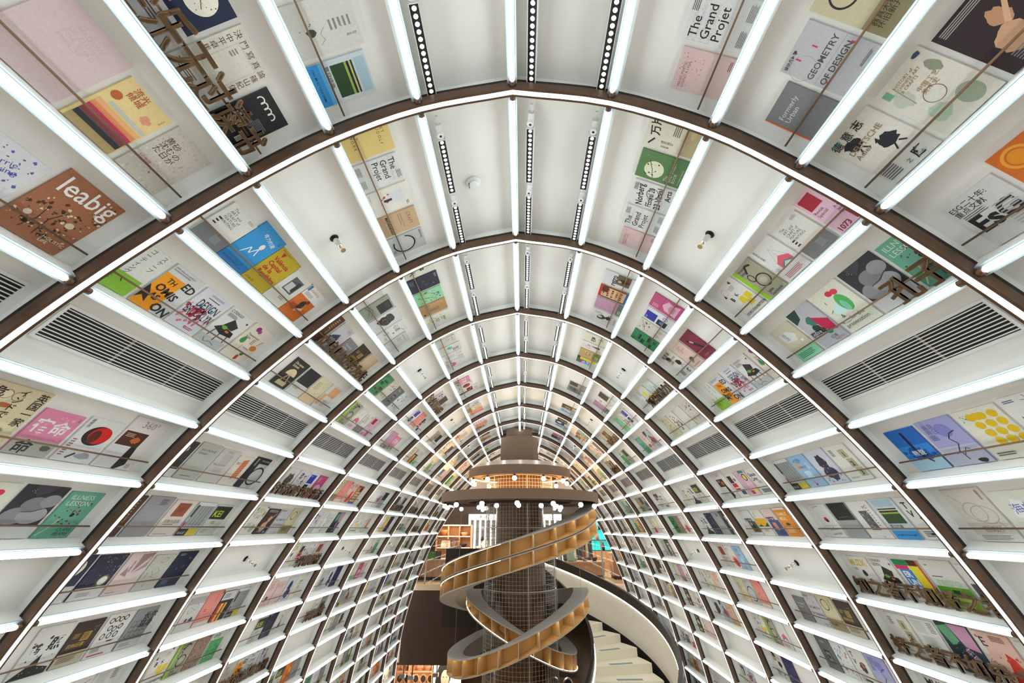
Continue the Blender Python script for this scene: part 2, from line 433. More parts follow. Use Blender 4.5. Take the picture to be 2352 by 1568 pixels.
for z in (-.92, .02, -2.6): part(t, 'hoop', MB().tube([pol(6*i, RC, z) for i in range(60)], .0085, 8, True), M['wire'])
def canopy(name, label, r, z0, z1, rin, rim=None):
    t = thing(name, label, 'canopy', (XC, YC, z0))
    part(t, 'band', MB().lathe([(r-.03, z0), (r, z0), (r, z1), (r-.03, z1), (r-.03, z0)], 96, CC), M['felt'])
    part(t, 'soffit', MB().lathe([(rin, z0+.035), (r-.03, z0+.035), (r-.03, z0+.05), (rin, z0+.05), (rin, z0+.035)], 96, CC), M['dark'])
    part(t, 'inner_band', MB().lathe([(rin, z0+.01), (rin+.02, z0+.01), (rin+.02, z1), (rin, z1), (rin, z0+.01)], 72, CC), M['felt'])
    part(t, 'top_board', MB().lathe([(.44, z1-.02), (r-.03, z1-.02), (r-.03, z1), (.44, z1), (.44, z1-.02)], 72, CC), M['dark'])
    if rim: part(t, 'tapered_rim', MB().lathe(rim, 96, CC), M['rim'])
    return t
def globes(t, a0, n, r, z):
    for i in range(n):
        a = a0+360*i/n; p = pol(a, r, z); pr_ = []
        mb = MB(); mb.lathe([(.0415*math.sin(R_(18*q)), z-.0415*math.cos(R_(18*q))) for q in range(11)], 16, (p.x, p.y))
        g_ = part(t, 'globe_bulb', mb, M['bulb'], True)
        so = MB().lathe([(0, z+.036), (.022, z+.036), (.022, z+.075), (0, z+.075)], 12, (p.x, p.y)); part(g_, 'socket', so, M['black'], top=t)
c1 = canopy('ring_canopy', 'upper smaller brown ring canopy with globe bulbs under it', .96, .852, 1.009, .70, [(.955, 1.009), (.80, 1.10), (.37, 1.10)])
globes(c1, -5.2, 11, .90, .785)
part(c1, 'cove_light', MB().lathe([(.915, .872), (.928, .872), (.928, .884), (.915, .884), (.915, .872)], 72, CC), M['ledw'])
c2 = canopy('ring_canopy', 'lower wider brown ring canopy with globe bulbs under it', 1.44, .424, .58, .95)
globes(c2, -1.3, 15, 1.38, .362)
globes(c2, -1, 12, .76, .362)
part(c2, 'amber_cove_light', MB().lathe([(.74, .583), (.80, .583), (.80, .590), (.74, .590), (.74, .583)], 72, CC), M['amber'])
part(c2, 'inner_ring_beam', MB().lathe([(.72, .40), (.80, .40), (.80, .44), (.72, .44), (.72, .40)], 72, CC), M['dark'])
for i in range(4):
    a = 45+90*i; part(c2, 'spoke', MB().tube([pol(a, .62, .43), pol(a, .97, .45)], .012, 6), M['dark'])
    part(c1, 'spoke', MB().tube([pol(a, .44, .90), pol(a, .72, .90)], .012, 6), M['dark'])
# ---------------------------------------------------------------- ribbon shelves
def ribbon(label, rows, tiers, div_at, led, group):
    """rows: (angle, outer radius, depth, top z, height)"""
    t = thing('ribbon_shelf', label, 'shelf', tuple(pol(rows[0][0], rows[0][1], rows[0][3])), group)
    def band(f0, f1, d0, d1, dz0=0, dz1=0, rows_=rows):     # between height fractions, radial inset from the front edge
        mb = MB(); rr = []
        for a, r, dp, z, h in rows_:
            zb = z-h; za, zc = zb+f0*h+dz0, zb+f1*h+dz1; e0 = d0*dp if d0 <= 1 else d0; e1 = d1*dp
            rr.append([pol(a, r-e0, za), pol(a, r-e1, za), pol(a, r-e1, zc), pol(a, r-e0, zc)])
        mb.rings(rr); return mb
    T = .012
    part(t, 'top_board', band(1, 1, 0, 1, -T, 0), M['grey'])
    part(t, 'bottom_board', band(0, 0, 0, 1, 0, T), M['grey'])
    part(t, 'back_panel', band(0, 1, .94, 1, T, -T), M['grey'])
    part(t, 'back_lining', band(0, 1, .90, .94, T+.004, -T-.004), M['ply'])
    lv = [i/tiers for i in range(tiers+1)]
    for i in range(tiers):
        part(t, 'lining', band(lv[i], lv[i], .012, .94, T, T+.005), M['ply'])
        part(t, 'lining', band(lv[i+1], lv[i+1], .012, .94, -T-.005, -T), M['ply'])
        if i: 
            part(t, 'middle_board', band(lv[i], lv[i], 0, .94, -T, T), M['grey'])
            part(t, 'middle_groove', band(lv[i], lv[i], -.006, .0, -.006, .006), M['dark'])
        if led == 'low':
            part(t, 'led_strip', band(lv[i], lv[i], .03, .055, T+.005, T+.010), M['led'])
        else:
            vis_ = [r_ for r_ in rows if -100 < r_[0] < -10] if tiers == 2 else []
            hid_ = [r_ for r_ in rows if r_[0] >= -14] if tiers == 2 else rows
            if vis_: part(t, 'led_strip', band(lv[i+1], lv[i+1], .03, .05, -T-.009, -T-.005, vis_), M['led'])
            part(t, 'led_strip', band(lv[i+1], lv[i+1], .10, .15, -T-.010, -T-.005, hid_), M['led'])
            part(t, 'front_lip', band(lv[i+1], lv[i+1], 0, .03, -T-.012, -T, hid_), M['grey'])
    def at(a):
        for i in range(len(rows)-1):
            p, q = rows[i], rows[i+1]
            if min(p[0], q[0]) <= a <= max(p[0], q[0]):
                f = (a-p[0])/(q[0]-p[0]); return [p[k]+f*(q[k]-p[k]) for k in range(5)]
    for a in div_at:
        q = at(a)
        if not q: continue
        _, r, dp, z, h = q; w_ = .0055/r*57.3
        for i in range(tiers):
            za, zb = z-h+lv[i]*h+T, z-h+lv[i+1]*h-T; e = .004
            def hx(r0, r1, w__): return [pol(a-w__, r0, za), pol(a+w__, r0, za), pol(a+w__, r1, za), pol(a-w__, r1, za), pol(a-w__, r0, zb), pol(a+w__, r0, zb), pol(a+w__, r1, zb), pol(a-w__, r1, zb)]
            d_ = part(t, 'divider', MB().hexa(hx(r-.006, r-dp*.92, w_)), M['ply'])
            part(d_, 'divider_edge', MB().hexa(hx(r, r-.006, w_)), M['grey'], top=t)
    return t
rows = [(a, 1.36+.04*max(0, (a-50)/40)**2, .25, -.113+.0065*a, .437) for a in range(92, -129, -4)]
tA = ribbon('double-row ochre ribbon shelf descending from the lower ring canopy', rows, 2, [74.5, 57.8, 40.8, 24.7, 9.1, -6.2, -21.1, -34.8, -48.3, -64, -80, -96, -112, -127], 'top', None)
def lerp(a, b, t): t = max(0, min(1, t)); t = t*t*(3-2*t); return a+(b-a)*t
def table(t, s):                          # smooth curve through (s, value) pairs, closed over 720
    n = len(t)
    for i in range(n):
        s0, v0 = t[i]; s1, v1 = t[(i+1) % n]
        if s1 <= s0: s1 += 720
        if s0 <= s <= s1:
            sp, vp = t[i-1]; sn, vn = t[(i+2) % n]
            if sp >= s0: sp -= 720
            while sn <= s1: sn += 720
            m0 = (v1-vp)/(s1-sp); m1 = (vn-v0)/(sn-s0); d = s1-s0; f = (s-s0)/d
            return (2*f**3-3*f*f+1)*v0+(f**3-2*f*f+f)*d*m0+(3*f*f-2*f**3)*v1+(f**3-f*f)*d*m1
ZT = [(0, -.918), (19, -.957), (46, -1.099), (76, -1.313), (105, -1.54), (136, -1.735), (166, -1.815), (186, -1.815), (212, -1.76), (232, -1.68), (270, -1.60),
      (318, -1.70), (345, -1.775), (360, -1.79), (383, -1.765), (408, -1.67), (423, -1.58), (449, -1.408), (478, -1.231), (494, -1.143), (524, -1.012), (540, -.965), (580, -1.01), (630, -1.10), (690, -.985)]
HT = [(0, .235), (180, .24), (330, .235), (440, .225), (480, .195), (530, .175), (630, .2)]
RT = [(0, 1.15), (30, 1.17), (150, 1.17), (180, 1.18), (230, 1.13), (330, .95), (360, .92), (540, .92), (590, .96), (680, 1.12)]
def loop_row(s): return (90-s, table(RT, s), .25, table(ZT, s % 720 if s < 720 else 719.99), table(HT, s))   # front run, back, front run, back
rows = [loop_row(s) for s in range(0, 361, 4)]
ribbon('ochre ribbon shelf sloping from stair side down across the column front', rows, 1, [76, 59, 43.8, 29.3, 13.8, -1.1, -15.4, -31, -46.2, -61, -78, -94, -110, -126, -142, -158, -174, -190, -206, -222, -238, -254], 'top', None)
rows = [loop_row(s) for s in range(360, 720, 4)]+[loop_row(719.99)]
ribbon('narrow inner ochre ribbon shelf with light line along its lower edge', rows, 1, [-360+x for x in (74, 60, 45, 29, 13, -1, -14, -28, -43.6, -58, -73.8, -90, -105, -120, -135, -150, -165, -180, -195, -210, -225, -240, -255)] , 'low', None)
for a, r, zt, zb, n in ((-88, 1.07, -1, -1.81, 0), (-40, .80, -.95, -1.16, 1), (70, 1.06, -.28, -.96, 2), (36, .98, -.3, -1.15, 3), (-130, 1.02, -1, -1.72, 4)):
    mb = MB().tube([pol(a, r, zb), pol(a, r, .43)], .0022, 5)
    solo('suspension_cable', mb, M['steel'], 'thin steel cable holding up a ribbon shelf beside the column', 'cable', tuple(pol(a, r, zb)), 'suspension cables of the ribbon shelves')
# ---------------------------------------------------------------- stair
def sp_(a, r, z): return Vector((XC+r*math.cos(R_(a)), YC+r*math.sin(R_(a)), z))     # a: 0 stair side, 90 away from the camera
RI, RO = 1.18, 2.43
st = thing('spiral_staircase', 'cream spiral staircase curving around the column with lit parapets', 'staircase', (XC+1.8, YC, ZL))
zl = lambda a: -1.73+.0132*a
def helix(r0, r1, d0, d1, a0=-66, a1=86, step=3):
    mb = MB(); rr = []; a = a0
    while a <= a1+.01:
        z = zl(a); rr.append([sp_(a, r0, z+d0), sp_(a, r1, z+d0), sp_(a, r1, z+d1), sp_(a, r0, z+d1)]); a += step
    mb.rings(rr); return mb
part(st, 'outer_parapet', helix(RO, RO+.03, -.60, 0), M['cream'])
part(st, 'outer_cap', helix(RO-.012, RO+.05, .012, .185), M['dark2'])
part(st, 'outer_skin', helix(RO+.03, RO+.05, -1.0, .012), M['dark2'])
part(st, 'outer_light_line', helix(RO-.014, RO+.004, -.004, .014), M['ledw'])
part(st, 'outer_stringer', helix(RO+.002, RO+.03, -1.05, -.60), M['skirt'])
part(st, 'inner_parapet', helix(RI-.01, RI+.012, -.60, 0), M['cream'])
part(st, 'inner_cap', helix(RI-.035, RI+.012, .012, .15), M['dark2'])
part(st, 'inner_skin', helix(RI-.035, RI-.01, -1.0, .012), M['dark2'])
part(st, 'inner_light_line', helix(RI+.006, RI+.026, -.006, .016), M['ledw'])
part(st, 'inner_stringer', helix(RI-.01, RI+.012, -1.05, -.60), M['skirt'])
part(st, 'soffit', helix(RI+.012, RO, -1.06, -1.0), M['skirt'])
for n in range(-5, 8):
    a0 = 2.94+10.6*n; z = -2.215+.13*n; mb = MB(); rr = []
    for i in range(5):
        a = a0-.3+(10.9)*i/4; rr.append([sp_(a, RI+.012, z-.28), sp_(a, RO-.13, z-.28), sp_(a, RO-.13, z), sp_(a, RI+.012, z)])
    mb.rings(rr); s_ = part(st, 'step', mb, M['tread'])
    gr = MB(); rr = []
    for i in range(3):
        r = 1.56+.42*i/2
        def gp(off): 
            c_ = sp_(a0, r, z+.0015); tan = Vector((-math.sin(R_(a0)), math.cos(R_(a0)), 0)); return c_+tan*off
        rr.append([gp(.03), gp(.10), gp(.10)+Vector((0, 0, .002)), gp(.03)+Vector((0, 0, .002))])
    gr.rings(rr); part(s_, 'grip_strip', gr, M['grip'], top=st)
# ---------------------------------------------------------------- far end: floors, fascia, shop
YE = 11.18
struct('floor', MB().box(-4.2, -1.0, ZL-.1, 4.2, 16.2, ZL), M['floorw'])
struct('floor_upper', MB().box(-4.2, YE, ZF-.12, 4.2, 16.2, ZF), M['floorw'])
struct('wall_fascia', MB().box(-4.2, YE+.001, -2.745, 4.2, YE+.12, ZF-.02), M['dark'])
struct('ceiling_lower', MB().box(-4.2, YE+.12, -2.745, 4.2, 16.2, -2.70), M['dark'])
mb = MB(); mb.box(-4.2, YE, .72, 4.2, YE+.1, 2.4); mb.box(-4.2, YE, -2.7, -2.75, YE+.1, .72); mb.box(2.75, YE, -2.7, 4.2, YE+.1, .72)
struct('wall_end', mb, M['beige'])
struct('ceiling_shop', MB().box(-4.2, YE+.1, .72, 4.2, 16.2, .78), M['dark'])
struct('wall_back', MB().box(-4.2, 16.0, ZL, 4.2, 16.1, .75), M['backw'])
mb = MB(); mb.box(-4.3, YE+.1, ZL, -4.2, 16.1, .75); struct('wall_shop_left', mb, M['wood'])
mb = MB(); mb.box(4.2, YE+.1, ZL, 4.3, 16.1, .75); struct('wall_shop_right', mb, M['wood'])
# landing with dark parapet
t = thing('landing', 'dark brown walled landing jutting from the upper floor beside the column', 'landing', (-.9, 10, ZF))
part(t, 'deck', MB().box(-1.54, 9.3, ZF-.5, -.05, YE, ZF), M['land'])
part(t, 'parapet', MB().box(-1.54, 9.3, ZF, -.45, 9.36, -.365), M['land'])
part(t, 'side_parapet', MB().box(-1.54, 9.36, ZF, -1.48, YE-.01, -.365), M['land'])
# glass railings
def railing(label, x0, x1, xs):
    y = YE+.10; t = thing('glass_railing', label, 'railing', ((x0+x1)/2, y, ZF))
    part(t, 'top_rail', MB().box(x0, y-.02, -.262, x1, y+.02, -.235), M['bronze2'])
    part(t, 'glass_pane', MB().box(x0, y-.005, ZF+.03, x1, y+.005, -.262), M['glass'])
    for x in xs: part(t, 'post', MB().box(x-.018, y-.03, ZF, x+.018, y-.008, -.25), M['steel'])
railing('glass railing with bronze rail beside the dark landing', -2.6, -1.56, (-2.33, -1.68))
railing('glass railing with bronze rail at the stair side', .85, 2.62, (.95, 1.93))
# wooden shelf unit with goods
def shelf_unit(label, x0, x1, y0, y1, z0, z1, nx, nz, m='wood', name='display_cabinet'):
    t = thing(name, label, 'cabinet', ((x0+x1)/2, y0, z0)); T = .02
    part(t, 'back_panel', MB().box(x0, y1-T, z0, x1, y1, z1), M[m])
    for i in range(nx+1):
        x = x0+(x1-x0-T)*i/nx; part(t, 'side_panel' if i in (0, nx) else 'divider', MB().box(x, y0, z0, x+T, y1-T, z1), M[m])
    for i in range(nz+1):
        z = z0+(z1-z0-T)*i/nz; part(t, 'shelf_board', MB().box(x0+T, y0+.005, z, x1-T, y1-T, z+T), M[m])
    for i in range(nz):
        z = z0+(z1-z0-T)*(i+1)/nz; part(t, 'shelf_light', MB().box(x0+.05, y0+.10, z-.012, x1-.05, y0+.115, z-.002), M['led'])
    return t
shelf_unit('orange wooden shelf unit behind the landing with baskets and bowls', -2.75, -1.63, 14.5, 14.95, -1.2, .12, 3, 4)
def bowl(label, x, y, z, r, h, c, cat='bowl', name='bowl', g_=None):
    t = thing(name, label, cat, (x, y, z), g_)
    part(t, 'body', MB().lathe([(0, z), (r*.6, z), (r*.9, z+h*.5), (r, z+h), (r*.92, z+h), (r*.8, z+h*.55), (0, z+h*.2)], 20, (x, y)), cmat(c), True)
    part(t, 'foot', MB().lathe([(r*.45, z-.004), (r*.5, z-.004), (r*.5, z+.008), (r*.45, z+.008)], 16, (x, y)), cmat('4a3426'))
def bag(label, x, y, z, w, h, c, name='gift_bag', d=.08):
    t = thing(name, label, 'bag', (x, y, z))
    part(t, 'body', MB().hexa([(x-w/2, y-d/2, z), (x+w/2, y-d/2, z), (x+w/2, y+d/2, z), (x-w/2, y+d/2, z), (x-w*.44, y-d*.2, z+h), (x+w*.44, y-d*.2, z+h), (x+w*.44, y+d*.2, z+h), (x-w*.44, y+d*.2, z+h)]), cmat(c))
    part(t, 'handle', MB().tube([(x-w*.25, y-d*.2, z+h), (x-w*.2, y-d*.2, z+h+.04), (x+w*.2, y-d*.2, z+h+.04), (x+w*.25, y-d*.2, z+h)], .005, 6), cmat('5a3a28'))
def bottle(label, x, y, z, r, h, c, cap='303030'):
    t = thing('bottle', label, 'bottle', (x, y, z))
    part(t, 'body', MB().lathe([(0, z), (r, z), (r, z+h*.6), (r*.4, z+h*.78), (r*.4, z+h*.9), (0, z+h*.9)], 16, (x, y)), cmat(c, .25), True)
    part(t, 'cap', MB().lathe([(0, z+h*.9), (r*.48, z+h*.9), (r*.48, z+h), (0, z+h)], 14, (x, y)), cmat(cap))
zr = [-1.2+1.30*i/4+.02 for i in range(4)]
bowl('wide straw basket on the top shelf of the orange unit', -2.5, 14.65, zr[3], .15, .17, 'b8743a', 'basket', 'basket')
bowl('pale wooden bowl on top shelf of the orange unit', -1.86, 14.65, zr[3], .12, .10, 'd8a074')
bag('white flowered bag on second shelf of the orange unit', -2.45, 14.65, zr[2], .30, .20, 'e8dcc8')
bottle('pink bottle with white cap on the orange shelf unit', -2.18, 14.62, zr[2], .045, .17, 'd84a70', 'f0f0f0')
bowl('black bowl on second shelf of the orange unit', -1.9, 14.65, zr[2], .13, .09, '1c1c1c')
bag('folded pale blue gift bag low on the orange unit', -2.3, 14.65, zr[1], .28, .22, 'a8c8c4')
bag('cream paper bag low on the orange unit', -1.9, 14.65, zr[1], .26, .22, 'e0d0b0')
# counter with goods behind the railing, landing side
def counter(label, x0, x1, y0, y1, h, m='wood'):
    t = thing('counter', label, 'counter', ((x0+x1)/2, y0, ZF))
    part(t, 'cabinet_body', MB().box(x0, y0, ZF+.08, x1, y1, ZF+h-.03), M[m]); part(t, 'counter_top', MB().box(x0-.02, y0-.02, ZF+h-.03, x1+.02, y1+.02, ZF+h), M['floorw'])
    part(t, 'plinth', MB().box(x0+.02, y0+.03, ZF, x1-.02, y1-.03, ZF+.08), M['dark'])
    n = max(2, int((x1-x0)/.4))
    for i in range(n):
        xa = x0+(x1-x0)*i/n; d_ = part(t, 'drawer', MB().box(xa+.01, y0-.008, ZF+.10, xa+(x1-x0)/n-.01, y0+.002, ZF+h-.06), M[m])
        xm = xa+(x1-x0)/n/2; part(d_, 'handle', MB().box(xm-.05, y0-.018, ZF+h*.55, xm+.05, y0-.008, ZF+h*.55+.015), M['steel'], top=t)
counter('orange wooden counter behind the glass railing, landing side', -2.75, -1.45, 12.0, 12.5, .48)
gz = ZF+.48
for i, (x, c, w_, h_, lb) in enumerate([(-2.62, '3a3a3c', .16, .17, 'dark framed print leaning on the counter behind the railing'), (-2.42, '6a6660', .16, .19, 'grey framed print leaning on the counter behind the railing'), (-2.22, '4f4038', .16, .18, 'brown framed print leaning on the counter behind the railing')]):
    t = thing('framed_print', lb, 'picture', (x, 12.15, gz)); part(t, 'frame', MB().box(x-w_/2, 12.15, gz, x+w_/2, 12.17, gz+h_), cmat('242220')); part(t, 'print', MB().box(x-w_/2+.012, 12.147, gz+.012, x+w_/2-.012, 12.151, gz+h_-.012), cmat(c))
t = thing('green_box', 'bright green flat box on the counter behind the railing', 'box', (-2.35, 12.06, gz)); part(t, 'body', MB().box(-2.5, 12.02, gz, -2.28, 12.1, gz+.13), cmat('4f9a28')); part(t, 'lid', MB().box(-2.505, 12.015, gz+.13, -2.275, 12.105, gz+.15), cmat('3f8420'))
bottle('clear glass carafe on the counter beside the landing', -1.72, 12.1, gz, .055, .26, 'c8ccc8')
bag('pale carton bag on the counter beside the landing', -1.9, 12.2, gz, .2, .22, 'd8c8a8')
# white lit display wall
t = thing('display_wall', 'white back-lit display wall with niches behind the column', 'display', (-.2, 15.5, ZF))
part(t, 'sign_panel', MB().box(-1.84, 15.44, .275, 1.36, 15.5, .46), M['signw'])
lt = MB()
for x0 in (-1.6, -.9, .6):
    for i, wd in enumerate((.05, .02, .07, .03, .06, .03, .05)): lt.box(x0+.075*i, 15.434, .345, x0+.075*i+wd*.9, 15.44, .352+.03*(i % 3))
part(t, 'sign_marks', lt, cmat('8c98a0'))
part(t, 'back_board', MB().box(-1.84, 15.8, ZF, 1.36, 15.85, .275), cmat('6a665c'))
for i in range(18):
    x = -1.84+.1855*i; part(t, 'light_post', MB().box(x, 15.46, ZF, x+.042, 15.8, .275), M['signw'])
for z in (-.05, -.38, -.7): part(t, 'niche_shelf', MB().box(-1.80, 15.5, z, 1.32, 15.8, z+.015), cmat('9a958a'))
rnd = random.Random(4)
cols = ['2a2422', '6a3220', '4a5042', '8a7860', 'd0ccc4', '7a4830', '2c3430', '9a8a74']
names = ['dark', 'rust', 'green', 'tan', 'white', 'brown', 'slate', 'cream']
n_ = 0
for zi, z in enumerate((-.05, -.38)):
    for i in range(9):
        x = -1.84+.371*i+.107
        if i in (4, 5) and rnd.random() < .5: continue
        ci = rnd.randrange(8); n_ += 1
        bottle(f'small {names[ci]} jar, {ORD[i]} niche along, {("upper","lower")[zi]} row of the white display', x, 15.6, z+.015, .045+.02*rnd.random(), .13+.06*rnd.random(), cols[ci], cols[(ci+3) % 8])
# table with plates, in front of the white display
t = thing('round_table', 'copper drum table with white plates before the white display', 'table', (-1.15, 13.9, ZF)); part(t, 'drum', MB().lathe([(0, ZF), (.30, ZF), (.30, ZF+.62), (0, ZF+.62)], 32, (-1.15, 13.9)), cmat('a06a48', .35, .5)); part(t, 'top', MB().lathe([(0, ZF+.62), (.33, ZF+.62), (.33, ZF+.65), (0, ZF+.65)], 32, (-1.15, 13.9)), M['floorw'])
zt = ZF+.65
t = thing('plate', 'white plate standing upright on the copper drum table', 'plate', (-1.12, 13.95, zt))
mb = MB(); mb.rings([[Vector((-1.12+r*math.cos(R_(15*q)), 13.95+d, zt+.125+r*math.sin(R_(15*q)))) for q in range(24)] for r, d in ((.02, .0), (.08, .0), (.12, -.02), (.12, -.012), (.08, .01), (.02, .01))]); part(t, 'dish', mb, cmat('eeeeea', .3))
part(t, 'stand', MB().box(-1.18, 13.93, zt, -1.06, 14.0, zt+.012), cmat('4a3426'))
bowl('white bowl on the copper drum table', -1.32, 13.85, zt, .08, .07, 'ece8e0')
bowl('red bowl on the copper drum table', -.98, 13.8, zt, .07, .05, 'b84a3a')
# stair-side shop
t = thing('teal_display', 'turquoise back-lit display with dark shelves and slim figures', 'display', (2.6, 14.8, ZF))
part(t, 'back_panel', MB().box(2.25, 14.8, -.62, 3.25, 14.84, .35), M['teal'])
for z in (-.02, -.32, -.62): part(t, 'shelf_board', MB().box(2.25, 14.6, z-.008, 3.25, 14.8, z+.008), cmat('123c3c'))
part(t, 'cabinet_base', MB().box(2.2, 14.55, ZF, 3.3, 14.84, -.63), M['wood'])
for i, (x, z, h_, c, lb) in enumerate([(2.52, -.02, .24, '2a2030', 'dark slim vase alone on top of the turquoise display'), (2.42, -.32, .22, 'b07060', 'copper slim vase on middle turquoise shelf, towards the column'), (2.75, -.32, .2, 'a87868', 'rose slim vase on middle turquoise shelf, towards the wall'), (2.58, -.62, .22, '503040', 'plum slim vase on lowest turquoise shelf, towards the column'), (2.85, -.62, .24, '3a2630', 'dark plum vase on lowest turquoise shelf, towards the wall')]):
    bottle(lb, x, 14.7, z+.008, .05, h_, c, c)
counter('orange wooden counter under a railing on the stair side', 1.0, 2.2, 12.6, 13.1, .40)
counter('tall orange wooden counter along the stair-side wall', 2.4, 3.2, 12.4, 12.9, .62)
gz = ZF+.40
for x, c, r, lb in ((1.2, '3a3c38', .07, 'dark pan among goods on the stair-side counter'), (1.45, 'a8aca8', .08, 'steel bowl among goods on the stair-side counter'), (1.72, '6a5a48', .08, 'brown bowl among goods on the stair-side counter'), (1.98, '26282a', .08, 'black bowl at the wall end of the stair-side counter')): bowl(lb, x, 12.8, gz, r, .09, c)
t = thing('clothes_rack', 'rack of small dark garments behind the stair-side counter', 'rack', (1.75, 13.6, ZF))
part(t, 'rail', MB().tube([(1.3, 13.6, ZF), (1.3, 13.6, -.2), (2.15, 13.6, -.2), (2.15, 13.6, ZF)], .012, 8), M['steel'])
for i, c in enumerate(('4a3028', 'd8ccb8', '2a2a30', '7a4a38', 'b8a890', '3a3a40')):
    x = 1.42+.12*i; part(t, 'garment', MB().hexa([(x-.035, 13.5, -.75), (x+.035, 13.5, -.75), (x+.035, 13.7, -.75), (x-.035, 13.7, -.75), (x-.02, 13.53, -.23), (x+.02, 13.53, -.23), (x+.02, 13.67, -.23), (x-.02, 13.67, -.23)]), cmat(c, .9))
t = thing('tea_poster', 'pale green standing board at the stair-side counter', 'board', (1.35, 12.5, gz)); part(t, 'board', MB().box(1.22, 12.64, gz, 1.42, 12.655, gz+.28), cmat('a8ccc0')); part(t, 'foot', MB().box(1.25, 12.62, gz, 1.39, 12.7, gz+.012), cmat('6a4a30'))
# shop ceiling lamps (warm) and lower-shop lamps
def lamp(x, y, z, power, c=(1, .87, .72), r=.08):
    l = bpy.data.lights.new('shop_lamp', 'POINT'); l.energy = power; l.color = c; l.shadow_soft_size = r*S
    o = bpy.data.objects.new('shop_lamp', l); COL.objects.link(o); o.location = Vector((x, y, z))*S
for i, (x, y) in enumerate(((-2.2, 12.6), (-.6, 13.2), (1.8, 12.6), (2.6, 13.8), (-2.2, 14.1), (.6, 14.6))):
    t = thing('track_spotlight', f'small black spotlight under the shop ceiling, {ORD[i]} of six', 'light', (x, y, .6), 'black spotlights under the shop ceiling')
    part(t, 'stem', MB().tube([(x, y, .72), (x, y, .64)], .008, 6), M['black']); part(t, 'head', MB().lathe([(.02, .64), (.04, .63), (.04, .56), (.033, .56), (.033, .60), (0, .61)], 12, (x, y)), M['black'])
    lamp(x, y, .45, 95)
for x, y in ((-2.4, 11.9), (-1.6, 12.0), (.9, 11.9), (1.8, 12.2)): lamp(x, y, -2.9, 60)
# lower shop: shelves with round hand mirrors, poster, pendants
zb = -3.75
shelf_unit('orange wooden shelves with round mirrors in the lower shop', -3.4, -2.22, 12.5, 12.8, ZL, -2.86, 2, 4)
k_ = 0
for zi in (0, 1):
    z = ZL+1.34*(3-zi)/4+.02
    for i in range(6):
        x = -3.22+.18*i+(.04*(i > 2)); t = thing('hand_mirror', f'round hand mirror, {ORD[i]} along, {("upper","lower")[zi]} lit row of the lower shop', 'mirror', (x, 12.6, z), 'round hand mirrors in the lower shop')
        mb = MB(); mb.rings([[Vector((x+r*math.cos(R_(20*q)), 12.6+d, z+.15+1.15*r*math.sin(R_(20*q)))) for q in range(18)] for r, d in ((.062, 0), (.075, -.012), (.075, .012), (.062, .014))]); part(t, 'rim', mb, cmat('d8b890'))
        mb = MB().lathe([(0, z), (.045, z), (.02, z+.012), (.012, z+.08), (0, z+.08)], 12, (x, 12.6)); part(t, 'stand', mb, cmat('8a4a28'))
        mb = MB(); mb.rings([[Vector((x+r*math.cos(R_(20*q)), 12.6+d, z+.15+1.15*r*math.sin(R_(20*q)))) for q in range(18)] for r, d in ((.001, -.014), (.062, -.014), (.062, -.012), (.001, -.012))]); part(t, 'glass', mb, cmat('3a2c22', .25))
t = thing('portrait_poster', 'white poster of a dark-haired person in the lower shop', 'poster', (-2.0, 12.4, ZL))
part(t, 'board', MB().box(-2.18, 12.40, ZL, -1.50, 12.43, -2.86), cmat('f0f0ee'))
def disc(mb, cx, cz, rx, rz, y, n=28, a0=0, a1=360):
    mb.add([(cx+rx*math.cos(R_(a0+(a1-a0)*i/n)), y, cz+rz*math.sin(R_(a0+(a1-a0)*i/n))) for i in range(n)], [tuple(range(n))])
mb = MB(); disc(mb, -1.92, -3.22, .17, .26, 12.398); disc(mb, -2.06, -3.5, .07, .34, 12.3975); part(t, 'hair', mb, cmat('141212'))
mb = MB(); disc(mb, -1.89, -3.30, .10, .17, 12.396); mb.box(-1.95, 12.396, -3.62, -1.84, 12.397, -3.42); part(t, 'face', mb, cmat('d8a088'))
mb = MB(); disc(mb, -1.93, -3.27, .022, .008, 12.394, 12); disc(mb, -1.85, -3.27, .022, .008, 12.394, 12); part(t, 'eyes', mb, cmat('201818'))
mb = MB(); disc(mb, -1.89, -3.39, .028, .011, 12.394, 14); part(t, 'mouth', mb, cmat('b84a44'))
for i, (x, y) in enumerate(((-2.72, 11.6), (-2.5, 11.5), (-1.98, 11.7))):
    t = thing('pendant_spotlight', f'black stem spotlight hanging under the dark fascia, {ORD[i]} from the shelf wall', 'light', (x, y, -3.0), 'stem spotlights under the dark fascia')
    part(t, 'stem', MB().tube([(x, y, -2.745), (x, y, -3.02)], .013, 8), M['black']); part(t, 'lamp_head', MB().box(x-.09, y-.05, -3.08, x+.04, y+.05, -3.01), cmat('8a8a88'))
t = thing('white_display_table', 'white display table in the lower shop beyond the column', 'table', (.9, 11.6, ZL))
part(t, 'top', MB().box(.2, 11.5, -3.42, 1.6, 12.2, -3.38), cmat('e8e8ea'))
for x in (.26, 1.54):
    for y in (11.56, 12.14): part(t, 'leg', MB().box(x-.025, y-.025, ZL, x+.025, y+.025, -3.42), cmat('e8e8ea'))
